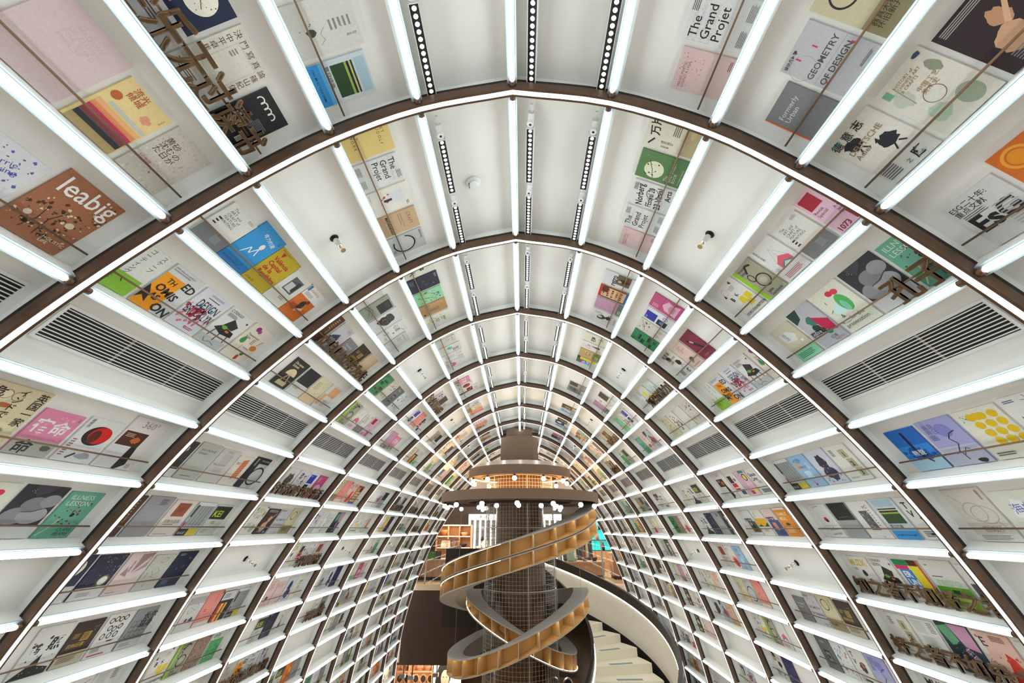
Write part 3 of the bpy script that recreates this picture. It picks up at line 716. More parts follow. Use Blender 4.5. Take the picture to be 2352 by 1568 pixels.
for i, (x, h_) in enumerate(((.72, .30), (1.02, .28))):
    t = thing('backpack', ('black rounded backpack on the white display table, nearer the column', 'black rounded backpack on the white display table, nearer the stair')[i], 'bag', (x, 11.8, -3.38))
    mb = MB(); mb.rings([[Vector((x+r*.95*math.cos(R_(20*q)), 11.8+d, -3.38+h_/2+r*1.2*math.sin(R_(20*q)))) for q in range(18)] for r, d in ((.04, -.07), (.11, -.06), (.125, 0), (.11, .06), (.04, .07))]); part(t, 'body', mb, cmat('1a1a1e', .6), True)
    part(t, 'strap', MB().tube([(x-.06, 11.74, -3.38+h_*.85), (x, 11.72, -3.38+h_*1.05), (x+.06, 11.74, -3.38+h_*.85)], .01, 6), cmat('26262a'))
# ---------------------------------------------------------------- printed covers
_tc = {}
_cu = bpy.data.curves.new('text_source', 'FONT'); _to = bpy.data.objects.new('text_source', _cu); COL.objects.link(_to)
def text_mesh(body, bold=0, line=1.0, depth=0, res=2, al='LEFT'):
    k = (body, bold, line, depth, res, al)
    if k not in _tc:
        _cu.body = body; _cu.offset = bold; _cu.space_line = line; _cu.extrude = depth; _cu.resolution_u = res; _cu.align_x = al; _cu.fill_mode = 'FRONT' if not depth else 'BOTH'
        bpy.context.view_layer.update(); dg = bpy.context.evaluated_depsgraph_get()
        me = bpy.data.meshes.new_from_object(_to.evaluated_get(dg))
        _tc[k] = ([v.co.copy() for v in me.vertices], [tuple(p.vertices) for p in me.polygons]); bpy.data.meshes.remove(me)
    return _tc[k]
def V(s): return '\n'.join(s)             # vertical writing
def blob(cx, cy, rx, ry, seed, n=18, j=.35):
    r = random.Random(seed); return [(cx+rx*(1-j*r.random())*math.cos(2*math.pi*i/n), cy+ry*(1-j*r.random())*math.sin(2*math.pi*i/n)) for i in range(n)]
def cover_mesh(name, w, h, base, ops, th=.0075):
    """unit cover (x 0..1, y 0..1) as a thin printed board, real size w x h"""
    vs, fs, cs = [], [], []
    def add(pts, faces, c, z):
        o = len(vs); vs.extend((x*w*S, y*h*S, z) for x, y in pts)
        for f in faces: fs.append(tuple(o+i for i in f)); cs.append(c)
    b = lin(base); zt = th*S
    for p, c in ((((0, 0), (1, 0), (1, 1), (0, 1)), b),):
        o = len(vs); vs.extend((x*w*S, y*h*S, 0) for x, y in p); vs.extend((x*w*S, y*h*S, zt) for x, y in p)
        side = tuple(min(1, x*.9+.02) for x in b)
        for f, cc in (((3, 2, 1, 0), side), ((4, 5, 6, 7), b), ((0, 1, 5, 4), side), ((1, 2, 6, 5), side), ((2, 3, 7, 6), side), ((3, 0, 4, 7), side)):
            fs.append(tuple(o+i for i in f)); cs.append(cc)
    z = zt
    asp = h/w
    for op in ops:
        z += .00012*S; k = op[0]
        if k == 'R': _, x0, y0, x1, y1, c = op; add([(x0, y0), (x1, y0), (x1, y1), (x0, y1)], [(0, 1, 2, 3)], lin(c), z)
        elif k == 'E': _, cx, cy, rx, ry, c = op; n = 28; add([(cx+rx*math.cos(2*math.pi*i/n), cy+ry/asp*math.sin(2*math.pi*i/n)) for i in range(n)], [tuple(range(n))], lin(c), z)
        elif k == 'O':
            _, cx, cy, rx, ry, t, c = op; n = 32; pts = []
            for i in range(n):
                a = 2*math.pi*i/n; pts += [(cx+rx*math.cos(a), cy+ry/asp*math.sin(a)), (cx+(rx-t)*math.cos(a), cy+(ry-t)/asp*math.sin(a))]
            add(pts, [(2*i, 2*((i+1) % n), 2*((i+1) % n)+1, 2*i+1) for i in range(n)], lin(c), z)
        elif k == 'P': _, pts, c = op; add(pts, [tuple(range(len(pts)))], lin(c), z)
        elif k == 'B':                    # irregular blob
            _, cx, cy, rx, ry, sd, c = op; add(blob(cx, cy, rx, ry/asp, sd), [tuple(range(18))], lin(c), z)
        elif k == 'S':                    # scatter of small blobs
            _, sd, n, x0, y0, x1, y1, r, c = op; rr = random.Random(sd)
            for i in range(n):
                q = r*(.4+rr.random()); add(blob(x0+(x1-x0)*rr.random(), y0+(y1-y0)*rr.random(), q, q/asp*(.6+.8*rr.random()), sd*99+i, 7, .6), [tuple(range(7))], lin(c), z)
        elif k == 'W':
            _, pts, t, c = op
            for (xa, ya), (xb, yb) in zip(pts, pts[1:]):
                dx, dy = xb-xa, (yb-ya)*asp; l = math.hypot(dx, dy) or 1; ox, oy = -dy/l*t/2, dx/l*t/2/asp
                add([(xa+ox, ya+oy), (xa-ox, ya-oy), (xb-ox, yb-oy), (xb+ox, yb+oy)], [(0, 1, 2, 3)], lin(c), z)
        elif k == 'L':                    # block of fine print
            _, x0, y0, x1, y1, n, c = op; rr = random.Random(n*7+int(x0*100)); dy = (y1-y0)/n
            for i in range(n): add([(x0, y1-dy*(i+.55)), (x0+(x1-x0)*(.65+.35*rr.random()), y1-dy*(i+.55)), (x0+(x1-x0)*.9, y1-dy*i), (x0, y1-dy*i)][:2]+[(x0+(x1-x0)*.85, y1-dy*(i+.1)), (x0, y1-dy*(i+.1))], [(0, 1, 2, 3)], lin(c), z)
        elif k == 'T':
            _, s, x, y, sz, c = op[:6]; rot = op[6] if len(op) > 6 else 0; bold = op[7] if len(op) > 7 else 0; ln = op[8] if len(op) > 8 else .95; ty = op[9] if len(op) > 9 else 1; tx = op[10] if len(op) > 10 else 1
            v, f = text_mesh(s, bold, ln); ca, sa = math.cos(R_(rot)), math.sin(R_(rot))
            add([(x+sz*(p.x*tx*ca-p.y*ty*sa), y+sz*(p.x*tx*sa+p.y*ty*ca)/asp) for p in v], f, lin(c), z)
    me = bpy.data.meshes.new(name); me.from_pydata(vs, [], fs); me.materials.append(M['print'])
    at = me.color_attributes.new('Col', 'FLOAT_COLOR', 'CORNER'); buf = []
    for pl, c in zip(me.polygons, cs): buf += [*c, 1.0]*pl.loop_total
    at.data.foreach_set('color', buf); me.update(); return me
K, W_, G_ = '1c1c1e', 'e9e6df', '9a9a98'
OFF, GR, LG = 'dcd8cc', 'b9b7b2', 'cfcec9'
DS = {}
def D(key, desc, base, ops, w=.16, h=.222): DS[key] = (desc, base, ops, w, h)
D('greyline', 'pale grey book with small drawing', 'cfccc4', [('T', V('数字金融'), .72, .9, .055, '333333'), ('L', .4, .55, .62, .9, 5, '888880'), ('W', [(.5, .5), (.6, .42), (.72, .46), (.8, .38)], .008, '777777'), ('B', .55, .3, .09, .12, 3, '444444'), ('S', 5, 5, .2, .15, .5, .35, .015, '333333')], .17, .24)
D('callme', 'green and blue field-stripe book', 'c2cdd2', [('R', .12, .38, .9, .62, '22401f'), ('R', .12, .62, .9, .66, '8fa548'), ('R', .12, .66, .9, .70, '141830'), ('R', .12, .70, .9, .73, 'c0b878'), ('R', .12, .73, .9, .76, '1a2c1c'), ('R', .1, .80, .92, .97, '9fbcc6'), ('R', 0, 0, 1, .26, '2f8fd0'), ('R', 0, .2, 1, .26, '5fb0e0'), ('T', '夏日终曲', .1, .28, .13, '304858'), ('T', 'CALL ME BY YOUR NAME', .08, .08, .07, '12283a', 0, .01)], .16, .225)
D('clock', 'navy book with round clock face', '16223f', [('R', 0, 0, 1, .34, 'd4d3d6'), ('E', .58, .72, .27, .27, 'e8e4d4'), ('W', [(.58, .72), (.72, .66)], .012, K), ('W', [(.58, .72), (.62, .80)], .014, K), ('S', 11, 10, .38, .58, .78, .86, .012, '444444'), ('P', [(.2, .36), (.1, .6), (.2, .5), (.22, .66), (.28, .5), (.38, .62), (.32, .42)], '0c1118'), ('L', .3, .1, .7, .2, 3, '555555')], .17, .245)
D('duel', 'cream book with sparse brown characters', 'd8d2c4', [('T', '決 鬥 寫 真 論', .05, .86, .145, '3a2018'), ('T', V('中平卓馬'), .05, .74, .14, '3a2018', 0, 0, 1.05), ('T', V('篠山紀信'), .81, .74, .14, '3a2018', 0, 0, 1.05), ('W', [(.24, .2), (.24, .84), (.78, .84), (.78, .2)], .004, '9a9284'), ('R', 0, 0, 1, .16, 'e6e2d8'), ('L', .08, .04, .6, .13, 3, '6a6258'), ('L', .3, .66, .42, .78, 3, '8a8278')], .175, .245)
D('wave', 'black magazine with white looping script', '202023', [('L', .08, .08, .5, .5, 12, '77777a'), ('L', .55, .35, .95, .6, 9, '77777a'), ('O', .2, .8, .1, .1, .03, W_), ('O', .35, .8, .1, .1, .03, W_), ('O', .5, .8, .1, .1, .03, W_), ('O', .65, .8, .1, .1, .03, W_), ('R', .1, .70, .8, .77, '202023'), ('B', .3, .3, .2, .18, 7, 'd8d8d4'), ('B', .33, .3, .1, .09, 9, '202023'), ('R', .7, .08, .92, .2, W_), ('L', .72, .08, .9, .2, 6, K)], .15, .215)
D('pinkemboss', 'plain dusty pink book', 'd2bdbd', [('T', 'SHADOW\nOF OTHERS\nFOR SMALL\nMIRROR', .34, .80, .09, 'c6b0b2')], .20, .235)
D('sunset', 'yellow book with sunset strip', 'e0c98c', [('R', .05, .0, .98, .12, 'b09a6a'), ('R', .06, .12, .97, .2, '30363a'), ('R', .06, .2, .97, .26, '7a4a4a'), ('R', .06, .26, .97, .36, 'c43a5c'), ('R', .06, .36, .97, .43, 'e08a5a'), ('R', .06, .43, .97, .5, 'e2ac74'), ('R', .2, .53, .98, .58, 'b9bdb8'), ('T', '流光\n倾城', .2, .88, .16, 'b03a28'), ('E', .15, .68, .09, .09, 'b8602c'), ('B', .75, .72, .12, .1, 4, 'd8937a'), ('T', V('丛山文库'), .9, .9, .04, 'a05040')], .155, .215)
D('sand', 'sand-textured book with brush title', 'c2bbae', [('S', 21, 60, .02, .02, .98, .98, .03, 'b0a798'), ('S', 22, 40, .02, .02, .98, .5, .03, 'd0cabf'), ('T', '黄砂\n沈むの\nた日が', .1, .72, .17, '33261c'), ('T', '5の物語', .1, .30, .08, 'b0384a')], .155, .225)
D('purple', 'white book with scattered violet type', 'd2d3d6', [('S', 31, 40, .2, .5, .95, .95, .025, '5a5a9c'), ('T', 'Sherrie\nHerring', .45, .62, .12, '50509a', 20), ('S', 32, 30, .05, .05, .95, .5, .03, 'c4c6cc')], .21, .215)
D('leabig', 'brown book with wild flowers', '9c6546', [('S', 41, 40, .05, .12, .8, .64, .04, '4a2e1c'), ('S', 42, 34, .03, .15, .95, .6, .025, 'd8c8ac'), ('S', 44, 30, .03, .1, .6, .6, .02, 'b08a5c'), ('S', 45, 16, .75, .6, .98, .95, .03, '4a2e1c'), ('S', 46, 14, .78, .6, .98, .95, .02, 'd8c8ac'), ('S', 43, 12, .1, .2, .9, .6, .03, '2c2a20'), ('E', .2, .3, .05, .05, 'd8ccb8'), ('E', .72, .42, .06, .06, 'cfc0a4'), ('W', [(.3, .1), (.35, .3), (.3, .5)], .012, '3a2c1c'), ('W', [(.5, .1), (.46, .35), (.55, .55)], .012, '3a2c1c'), ('T', 'leabig', .1, .70, .40, W_, 4, .008, 1, 1.15, .95), ('T', 'HOLISTIC\nLIFE', .62, .13, .08, 'e8dccb')], .19, .255)
D('gp', 'white book with large black words', 'd3d4d3', [('T', 'nghai nizuo\nFune Kowloon\nHe daafeng\nLagos Skyline', .02, .86, .15, 'bcbdbd'), ('T', 'The\nGrand\nProjet', .1, .78, .27, K, 0, .008), ('L', .6, .86, .95, .97, 4, '555555'), ('L', .1, .03, .5, .14, 5, '555555'), ('L', .6, .03, .95, .14, 5, '777777')], .16, .22)
D('pinkposter', 'pale pink book with red notes', 'd2b9b5', [('S', 51, 46, .05, .55, .95, .95, .012, '9a4038'), ('T', 'MAGIC POETIC\nDISENO A LINA', .08, .84, .09, '8a3a34'), ('L', .7, .04, .95, .1, 2, '7a4038')], .155, .2)
D('circle', 'khaki book with one black ring', 'c0b896', [('R', 0, 0, 1, .32, '8f8362'), ('O', .38, .72, .24, .24, .035, K), ('T', V('物的启示'), .74, .85, .1, '3a3528'), ('T', '器具无数\n怀旧新开', .1, .2, .12, '2a261c')], .165, .235)
D('geometry', 'grey book with pink ticks', 'b7b7ba', [('T', 'GEOMETRY', .06, .52, .17, '4a4a50', 0, .018), ('T', 'OF DESIGN', .06, .32, .17, '4a4a50', 0, .018), ('W', [(0, .45), (1, .45)], .006, '8a8a90'), ('O', .2, .72, .25, .25, .008, '9a9aa0'), ('R', .3, .8, .33, .88, 'c83a64'), ('R', .62, .7, .65, .78, 'c83a64'), ('R', .9, .28, .93, .36, 'c83a64'), ('R', .12, .28, .15, .34, 'c83a64'), ('T', '设计几何学', .05, .91, .08, K, 0, .02), ('L', .6, .04, .95, .08, 2, '666666')])
D('formerly', 'grey book with orange edge', '77787a', [('R', 0, 0, .035, 1, 'd8581e'), ('T', 'Formerly\nUrban', .16, .68, .17, 'cfcfca'), ('T', 'Projecting Rust', .16, .42, .1, '8d8e90')], .15, .18)
D('darkphoto', 'dark brown book with pale figure', '2a1c20', [('B', .42, .30, .26, .30, 61, 'c89a78'), ('B', .55, .6, .14, .2, 62, 'b98a68'), ('P', [(.5, .5), (.85, .85), (.88, .82), (.55, .46)], 'd0a684'), ('L', .08, .86, .92, .96, 4, 'b0a8a4'), ('R', .72, .04, .86, .12, '5a9ac0'), ('L', .2, .05, .6, .2, 5, '8a8084')], .17, .215)
D('ceramics', 'pale book with celadon vases', 'd2cfc2', [('B', .22, .7, .16, .22, 71, 'b9c0b0'), ('B', .3, .28, .2, .22, 72, 'a9bca6'), ('E', .72, .2, .17, .2, '9aa48e'), ('O', .5, .48, .16, .16, .012, '6a5a44'), ('R', .1, .82, .22, .93, '6fa88e'), ('T', 'HISTORY of\nCHINESE ART\n& CRAFTS', .3, .86, .075, '8a6a40'), ('T', '中国工艺\n美术史', .42, .62, .1, '9a7440'), ('B', .85, .72, .1, .16, 73, '8a9078'), ('W', [(.25, .55), (.3, .9)], .008, '9a7040'), ('B', .88, .95, .08, .05, 74, '34406c')], .165, .235)
D('adler', 'white book with two dark birds', 'd6d2c6', [('R', 0, 0, 1, .3, 'c9cbc4'), ('B', .3, .78, .2, .16, 81, '1f202c'), ('B', .68, .5, .2, .17, 82, '1f202c'), ('P', [(.1, .82), (.2, .88), (.22, .80)], '1f202c'), ('P', [(.5, .58), (.58, .64), (.6, .56)], '1f202c'), ('W', [(.3, .68), (.24, .6)], .03, '1f202c'), ('W', [(.36, .68), (.42, .6)], .03, '1f202c'), ('W', [(.66, .4), (.6, .32)], .03, '1f202c'), ('W', [(.74, .4), (.82, .33)], .03, '1f202c'), ('T', 'DEUTSCHE\nAdler', .1, .68, .15, '9a7f60', 0, .01), ('T', '德 意 志', .02, .88, .2, K, 0, .01), ('T', '鹰', .62, .06, .22, K, 0, .02), ('T', '之', .46, .08, .1, K), ('L', .05, .06, .4, .26, 6, '55585a'), ('T', '德意志国', .04, .95, .05, '2ea0a8')], .175, .24)
D('orange', 'orange book with lemon slices', 'c8661c', [('O', .3, .8, .22, .22, .05, 'e09a28'), ('E', .3, .8, .14, .14, 'd88a1c'), ('E', .75, .55, .16, .16, 'e4a22c'), ('E', .2, .3, .14, .14, 'dd9422'), ('T', '柠檬', .5, .3, .12, '8a3a10')], .165, .225)
D('esg', 'light grey book with bold black letters', 'c9c8c6', [('T', 'ESG二十年:\n重点文献', .05, .82, .14, '2a2a2a', 0, .01), ('T', 'EsG', .08, .3, .5, K, 0, .035), ('L', .1, .58, .6, .68, 3, '555555'), ('L', .55, .1, .95, .6, 10, 'a8a8a6')], .16, .19)
D('oudolf', 'straw yellow book with spaced letters', 'd8c078', [('T', 'P I E T\nO U D O L F', .08, .82, .12, '4a3c1c'), ('T', 'A T\nW O R K', .2, .28, .12, '4a3c1c')], .165, .225)
D('perfume', 'ivory book with small perfume bottle', 'ddd9ce', [('R', .2, .45, .7, .85, 'd2d3d4'), ('S', 91, 10, .25, .22, .6, .5, .05, 'b8532c'), ('R', .45, .35, .55, .55, '3a3438'), ('T', 'home & garden', .06, .06, .05, '555555'), ('L', .75, .85, .95, .92, 2, '666666')])
D('craft', 'tan book with outlined words', 'c2a482', [('T', 'CRAFT', .14, .74, .2, '8a5a3a', 0, -.006), ('T', 'Dreaming of Time\nwith new Space', .1, .58, .09, '8a5a3a'), ('T', 'MAVANAVAV', .06, .2, .15, '2c2420', 0, .03), ('R', .02, .04, .98, .16, 'b09070')])
D('arc', 'grey book with thick black arc', 'bcbcba', [('O', .5, .42, .44, .44, .06, K), ('R', 0, 0, .3, .5, 'bcbcba'), ('T', 'GRAVITAS', .05, .9, .1, K, 0, .015), ('L', .7, .05, .92, .13, 3, '555555'), ('O', .5, .42, .49, .49, .008, '666666')])
D('portrait', 'white magazine with small portrait', 'd4d2cc', [('R', .05, .55, .5, .95, '3a2620'), ('E', .28, .74, .12, .14, 'c89a80'), ('R', .55, .7, .95, .95, '4a241e'), ('T', 'oasa', .45, .5, .2, 'eeeeee'), ('T', 'TOKYO', .5, .55, .16, K, 0, .02), ('L', .1, .1, .9, .3, 6, '777777'), ('E', .6, .4, .05, .05, K)])
D('blue', 'bright sky blue book with white sketch', '2f8fcc', [('T', '肯力的夏', .3, .8, .14, 'e4ecee', -12), ('W', [(.3, .3), (.42, .5), (.5, .38), (.62, .56), (.7, .4)], .03, 'dfe8ea'), ('E', .62, .62, .07, .1, 'e8dccb'), ('R', 0, 0, 1, .18, '1d70b0'), ('T', 'KUMAYUKA 20', .08, .06, .09, '0c2c4c'), ('T', V('村木'), .85, .88, .06, '10304c')], .165, .25)
D('mustard', 'mustard book with red block lettering', 'b49c1e', [('T', 'València\nCapital\nde la\nRepública', .14, .68, .2, 'a81e14', 0, .03), ('P', [(.18, .92), (.34, .92), (.26, .80)], 'b01c14'), ('T', 'Tal vez un pais fue', .06, .94, .06, '3a2c10'), ('T', '(1936-37)', .06, .05, .09, '4a3410')], .17, .235)
D('smallphoto', 'off-white book with room photograph', 'cdccc2', [('R', .24, .42, .78, .86, '5a5c5c'), ('R', .3, .46, .66, .7, 'b8bab8'), ('R', .58, .5, .74, .8, '2c2e2e'), ('W', [(.3, .7), (.7, .82)], .02, '303030'), ('L', .5, .18, .8, .26, 2, '777777')], .15, .215)
D('orangechair', 'orange book with seated woman', 'c86824', [('R', 0, .66, 1, 1, 'dcdad6'), ('R', .02, .82, .14, .98, '2a7ab8'), ('T', 'ebelliAds', .16, .86, .15, 'c87828'), ('L', .1, .69, .6, .8, 4, '888888'), ('B', .3, .3, .25, .16, 101, 'b44c14'), ('B', .5, .42, .14, .3, 102, '2c2a30'), ('E', .62, .6, .08, .09, '6a3a2c'), ('P', [(.45, .2), (.75, .34), (.7, .4), (.42, .28)], 'e0b090')])
D('scape', 'white book with lime green foot', 'd6d6ce', [('R', 0, 0, 1, .36, '8cc038'), ('T', V('スケープ'), .74, .88, .15, '303030'), ('T', V('ゴーティング'), .42, .88, .15, '303030'), ('W', [(.55, .28), (.62, .2)], .02, K), ('L', .15, .14, .42, .28, 5, '4a7a1c'), ('S', 111, 6, .1, .36, .4, .46, .04, 'a8a8a0')])
D('thomas', 'orange and grey magazine, hand-drawn capitals', 'c9cacb', [('R', 0, 0, .62, .78, 'e6940f'), ('P', [(0, .45), (.2, .3), (.3, .1), (.1, .2), (0, .1)], '2c1c10'), ('T', 'TH', .2, .62, .2, K, -4, .02), ('T', 'ED', .6, .66, .32, K, -6, .025), ('T', 'OMIS', .12, .42, .30, K, -8, .03), ('T', 'AS', .2, .24, .24, K, -6, .025), ('T', 'ON', .5, .06, .34, K, -8, .03), ('T', 'Well, there are stories as\nnarratives something', .04, .92, .065, '3a3a3a')], .16, .225)
D('brooklyn', 'pale book with pink splashes', 'd0d0d8', [('S', 121, 16, .05, .3, .7, .62, .1, 'b8283c'), ('S', 122, 34, .05, .04, .98, .6, .06, 'd8708a'), ('S', 123, 12, .3, .55, .9, .75, .06, '7ab0c8'), ('T', 'DESIGN', .2, .58, .22, '22222a', 0, .01, 1, 1.7), ('T', 'BROOKLYN', .06, .36, .22, '22222a', 0, .01, 1, 1.7, .85), ('R', .3, .84, .75, .855, K), ('L', .3, .9, .9, .95, 2, '8888a0'), ('L', .6, .05, .9, .12, 2, 'b83a5a')])
D('piano', 'white magazine with black grand piano', 'd3d3d0', [('R', 0, 0, 1, .2, 'b9bab9'), ('P', [(.12, .42), (.5, .34), (.92, .38), (.86, .5), (.6, .52), (.3, .54)], K), ('P', [(.3, .54), (.45, .78), (.8, .66), (.72, .52)], '2a2a2c'), ('W', [(.25, .42), (.2, .2)], .035, K), ('W', [(.5, .36), (.5, .14)], .035, K), ('W', [(.8, .38), (.84, .2)], .035, K), ('B', .42, .52, .13, .07, 131, '6aa040'), ('B', .62, .46, .1, .05, 132, 'c8702c'), ('T', 'CÓDIGO', .05, .88, .13, '3a3a3a'), ('L', .08, .76, .5, .85, 4, '777777'), ('P', [(.86, .86), (.95, .86), (.9, .8)], K), ('W', [(.2, .14), (.3, .04), (.5, .1), (.7, .05)], .03, '8a8a8a')], .165, .228)
D('veggie', 'cream book with scattered vegetables', 'd8cfc0', [('E', .3, .9, .1, .09, '8a2a7a'), ('E', .42, .86, .07, .07, 'a03a8c'), ('B', .2, .52, .12, .16, 141, '3a8a4a'), ('E', .8, .46, .14, .1, 'c07a2a'), ('W', [(.8, .56), (.9, .72)], .02, '3a4a30'), ('W', [(.34, .2), (.36, .42)], .015, '8a9a80'), ('B', .6, .1, .07, .12, 142, 'c0301c'), ('B', .66, .22, .08, .08, 143, '2e7a34'), ('T', "Tomorrow's\nTable", .12, .68, .11, '4a4036'), ('L', .5, .5, .65, .66, 4, '8a8478'), ('T', '明日的餐桌', .45, .36, .055, '6a6258')], .17, .232)
D('english', 'straw book with big Japanese characters', 'cbbf9a', [('B', .3, .82, .16, .12, 151, 'd8ceb0'), ('O', .3, .84, .1, .1, .012, '8a6a4c'), ('O', .5, .84, .1, .1, .012, '8a6a4c'), ('E', .42, .68, .12, .05, 'a85a34'), ('R', .5, .3, .92, .44, 'd4c8a4'), ('T', V('英国一家'), .78, .84, .2, '241c18', 0, .012), ('T', V('インドで'), .46, .86, .17, '241c18', 0, .01), ('T', V('危険'), .06, .8, .22, '241c18', 0, .012), ('L', .2, .3, .4, .55, 5, '6a5c40'), ('R', 0, 0, .6, .25, 'd6d2cc'), ('E', .2, .13, .12, .11, 'c02a20'), ('B', .72, .3, .1, .1, 152, '7a8a70')], .19, .255)
D('hotel', 'pink book with large white characters', 'cf7f9c', [('T', '宿命', .06, .52, .42, 'dcdcdc', 0, .02), ('R', 0, 0, 1, .34, 'a9a9a0'), ('T', '命', .1, .06, .4, '303030', 0, .02), ('B', .8, .2, .15, .1, 161, '5a5c48'), ('T', V('东野'), .9, .9, .06, '6a2a40'), ('S', 162, 14, .1, .4, .9, .9, .04, 'dc98b0')], .16, .2)
D('redmoon', 'white book with red and black disc', 'cfcfcd', [('E', .55, .62, .36, .30, '1c1414'), ('E', .62, .64, .30, .26, 'c4160e'), ('E', .5, .6, .14, .2, '5a1410'), ('T', V('被称作'), .05, .9, .1, '2a2a2a'), ('L', .05, .1, .18, .5, 8, '9a5a54'), ('B', .7, .16, .25, .12, 171, '9a9da0'), ('W', [(.3, .08), (.45, .2)], .06, '3a3c40')], .16, .215)
D('three60', 'white magazine with brown photo', 'd6d0cc', [('R', .04, .44, .66, .72, '4a2a1c'), ('B', .45, .56, .14, .1, 181, 'b8602c'), ('R', .04, .02, .5, .42, 'c8c8c8'), ('P', [(.5, .44), (.66, .44), (.76, .1), (.6, .0), (.5, .0)], '201c1c'), ('T', '360°', .28, .82, .24, '8a8484'), ('R', .78, .03, .95, .12, W_), ('L', .79, .03, .94, .12, 6, K), ('L', .1, .6, .4, .68, 3, 'c8a890')], .2, .27)
D('stone', 'dark book with grey stone photograph', '2c2c34', [('R', 0, 0, 1, .26, 'c9c9c9'), ('E', .3, .42, .3, .22, '868688'), ('E', .66, .44, .32, .22, '9a9a9c'), ('E', .5, .64, .27, .2, '7a7a7e'), ('E', .8, .72, .22, .17, '8e8e90'), ('R', 0, .0, 1, .24, 'c9c9c9'), ('S', 191, 5, .1, .8, .3, .95, .015, W_), ('W', [(.35, .5), (.6, .52), (.85, .6)], .02, '3c3c40'), ('P', [(.2, 1), (.35, .8), (.6, .9), (.7, 1)], '3e3e4c')], .175, .235)
D('illness', 'sea green book with red birds', '62a48c', [('R', 0, 0, 1, .2, '579a82'), ('S', 201, 34, .1, .3, .95, .78, .035, '6a1c1c'), ('W', [(.05, .05), (.2, .2), (.3, .4)], .03, 'd0c08a'), ('T', 'ILLNESS\nLESSON', .1, .84, .2, 'd0dccc'), ('T', 'CLARE\nBEAMS', .48, .15, .14, '1c3a34'), ('E', .55, .5, .06, .06, '2a1a1a')])
D('rabbit', 'pale green book with bright fruit shape', 'd6d8c8', [('E', .42, .5, .24, .16, 'bfe0e0'), ('E', .62, .56, .17, .27, '4cae58'), ('E', .58, .5, .08, .17, '7ac0a0'), ('E', .52, .84, .1, .08, 'cc2a44'), ('E', .68, .82, .1, .08, 'd83a54'), ('T', 'a __ for the\nprosecution', .04, .22, .155, '3a4442'), ('T', '&', .2, .32, .16, '3a4442'), ('W', [(.08, .5), (.2, .54)], .012, K), ('T', 'f', .2, .68, .14, '4a5452')], .175, .235)
D('seal', 'pale book with blue seal characters', 'd2d4c8', [('P', [(.2, .5), (.7, .4), (.92, .7), (.4, .85)], 'dfe2e6'), ('T', '海曲', .26, .55, .3, '4a5aa0', 8), ('E', .85, .38, .08, .08, '8ac0b0'), ('L', .1, .1, .6, .26, 4, '8a8c80'), ('R', 0, 0, 1, .05, '3a8ac0')], .16, .215)
D('gender', 'beige book with pale linked rings', 'cdc8bd', [('O', .45, .55, .26, .26, .03, 'b0aca4'), ('O', .62, .5, .3, .24, .025, 'aaa69e'), ('W', [(.3, .72), (.12, .9)], .025, 'b0aca4'), ('W', [(.8, .36), (.92, .2)], .025, 'aaa69e'), ('T', V('亲密关系'), .86, .92, .07, '7a2a24'), ('T', 'WITHOUT\nINTIMACY', .3, .24, .1, '7a5a54'), ('R', 0, 0, 1, .14, 'd6d3cb'), ('L', .1, .02, .9, .12, 4, '7a7870')], .175, .24)
D('brush', 'ivory book with bold brush strokes', 'd5d3c3', [('R', 0, 0, 1, .3, 'b9ab86'), ('T', '万片', .4, .74, .3, K, 10, .02), ('W', [(.1, .9), (.3, .8)], .05, K), ('T', V('遗世独立'), .2, .62, .09, '4a463c'), ('T', V('这些往事'), .08, .62, .06, '4a463c'), ('L', .5, .36, .9, .5, 4, '6a6654'), ('B', .7, .15, .2, .1, 211, 'c8ba94')], .165, .24)
D('bird', 'green book with pale moon and branch', '557a4c', [('E', .4, .64, .3, .3, 'd8dcc0'), ('W', [(.1, .62), (.4, .68), (.7, .78)], .02, '26301c'), ('S', 221, 14, .15, .55, .7, .82, .03, '1c2416'), ('S', 222, 6, .75, .4, .95, .9, .02, '8aa070'), ('T', 'The\nBIRD STUDY\nBOOK', .12, .32, .13, 'd8dcc8'), ('T', 'BY T GILBERT PEARSON', .1, .05, .055, 'c8d0b0')], .16, .23)
D('norberg', 'white book with tangled black script', 'd4d4d2', [('T', 'Norberg', .02, .66, .25, K, 8, .02, 1, 1.3), ('T', 'FEstival 20', .04, .44, .21, K, 4, .015, 1, 1.3, .9), ('T', '23 Virval', .04, .22, .25, K, 6, .015, 1, 1.2), ('T', 'Arts', .5, .06, .25, K, 8, .015), ('O', .6, .5, .22, .2, .02, K), ('L', .6, .86, .95, .96, 4, '555555')], .16, .22)
D('revue', 'pink book with rounded red square', 'd8b4c6', [('R', .08, .64, .5, .94, 'a51c30'), ('E', .12, .9, .05, .05, 'a51c30'), ('T', 'Revue\nSpecial', .06, .54, .12, '5a2a38'), ('T', 'A to\nJan van\nWim', .5, .4, .11, '5a2a38'), ('T', '10', .52, .04, .42, 'a51c30', 0, .05), ('T', '1073', .04, .03, .2, '8a1c34', 0, .03)], .16, .22)
D('artcraft', 'ivory book over plain grey lower half', 'd4d3ca', [('R', 0, 0, 1, .34, '77787a'), ('T', 'The\nART and\nCRAFT of\nFEATURE\nWRITING', .16, .88, .115, '3a3a36'), ('L', .1, .38, .24, .6, 3, K), ('L', .7, .9, .95, .97, 3, '8a8a84'), ('L', .5, .08, .8, .26, 6, 'a0a0a2')], .155, .2)
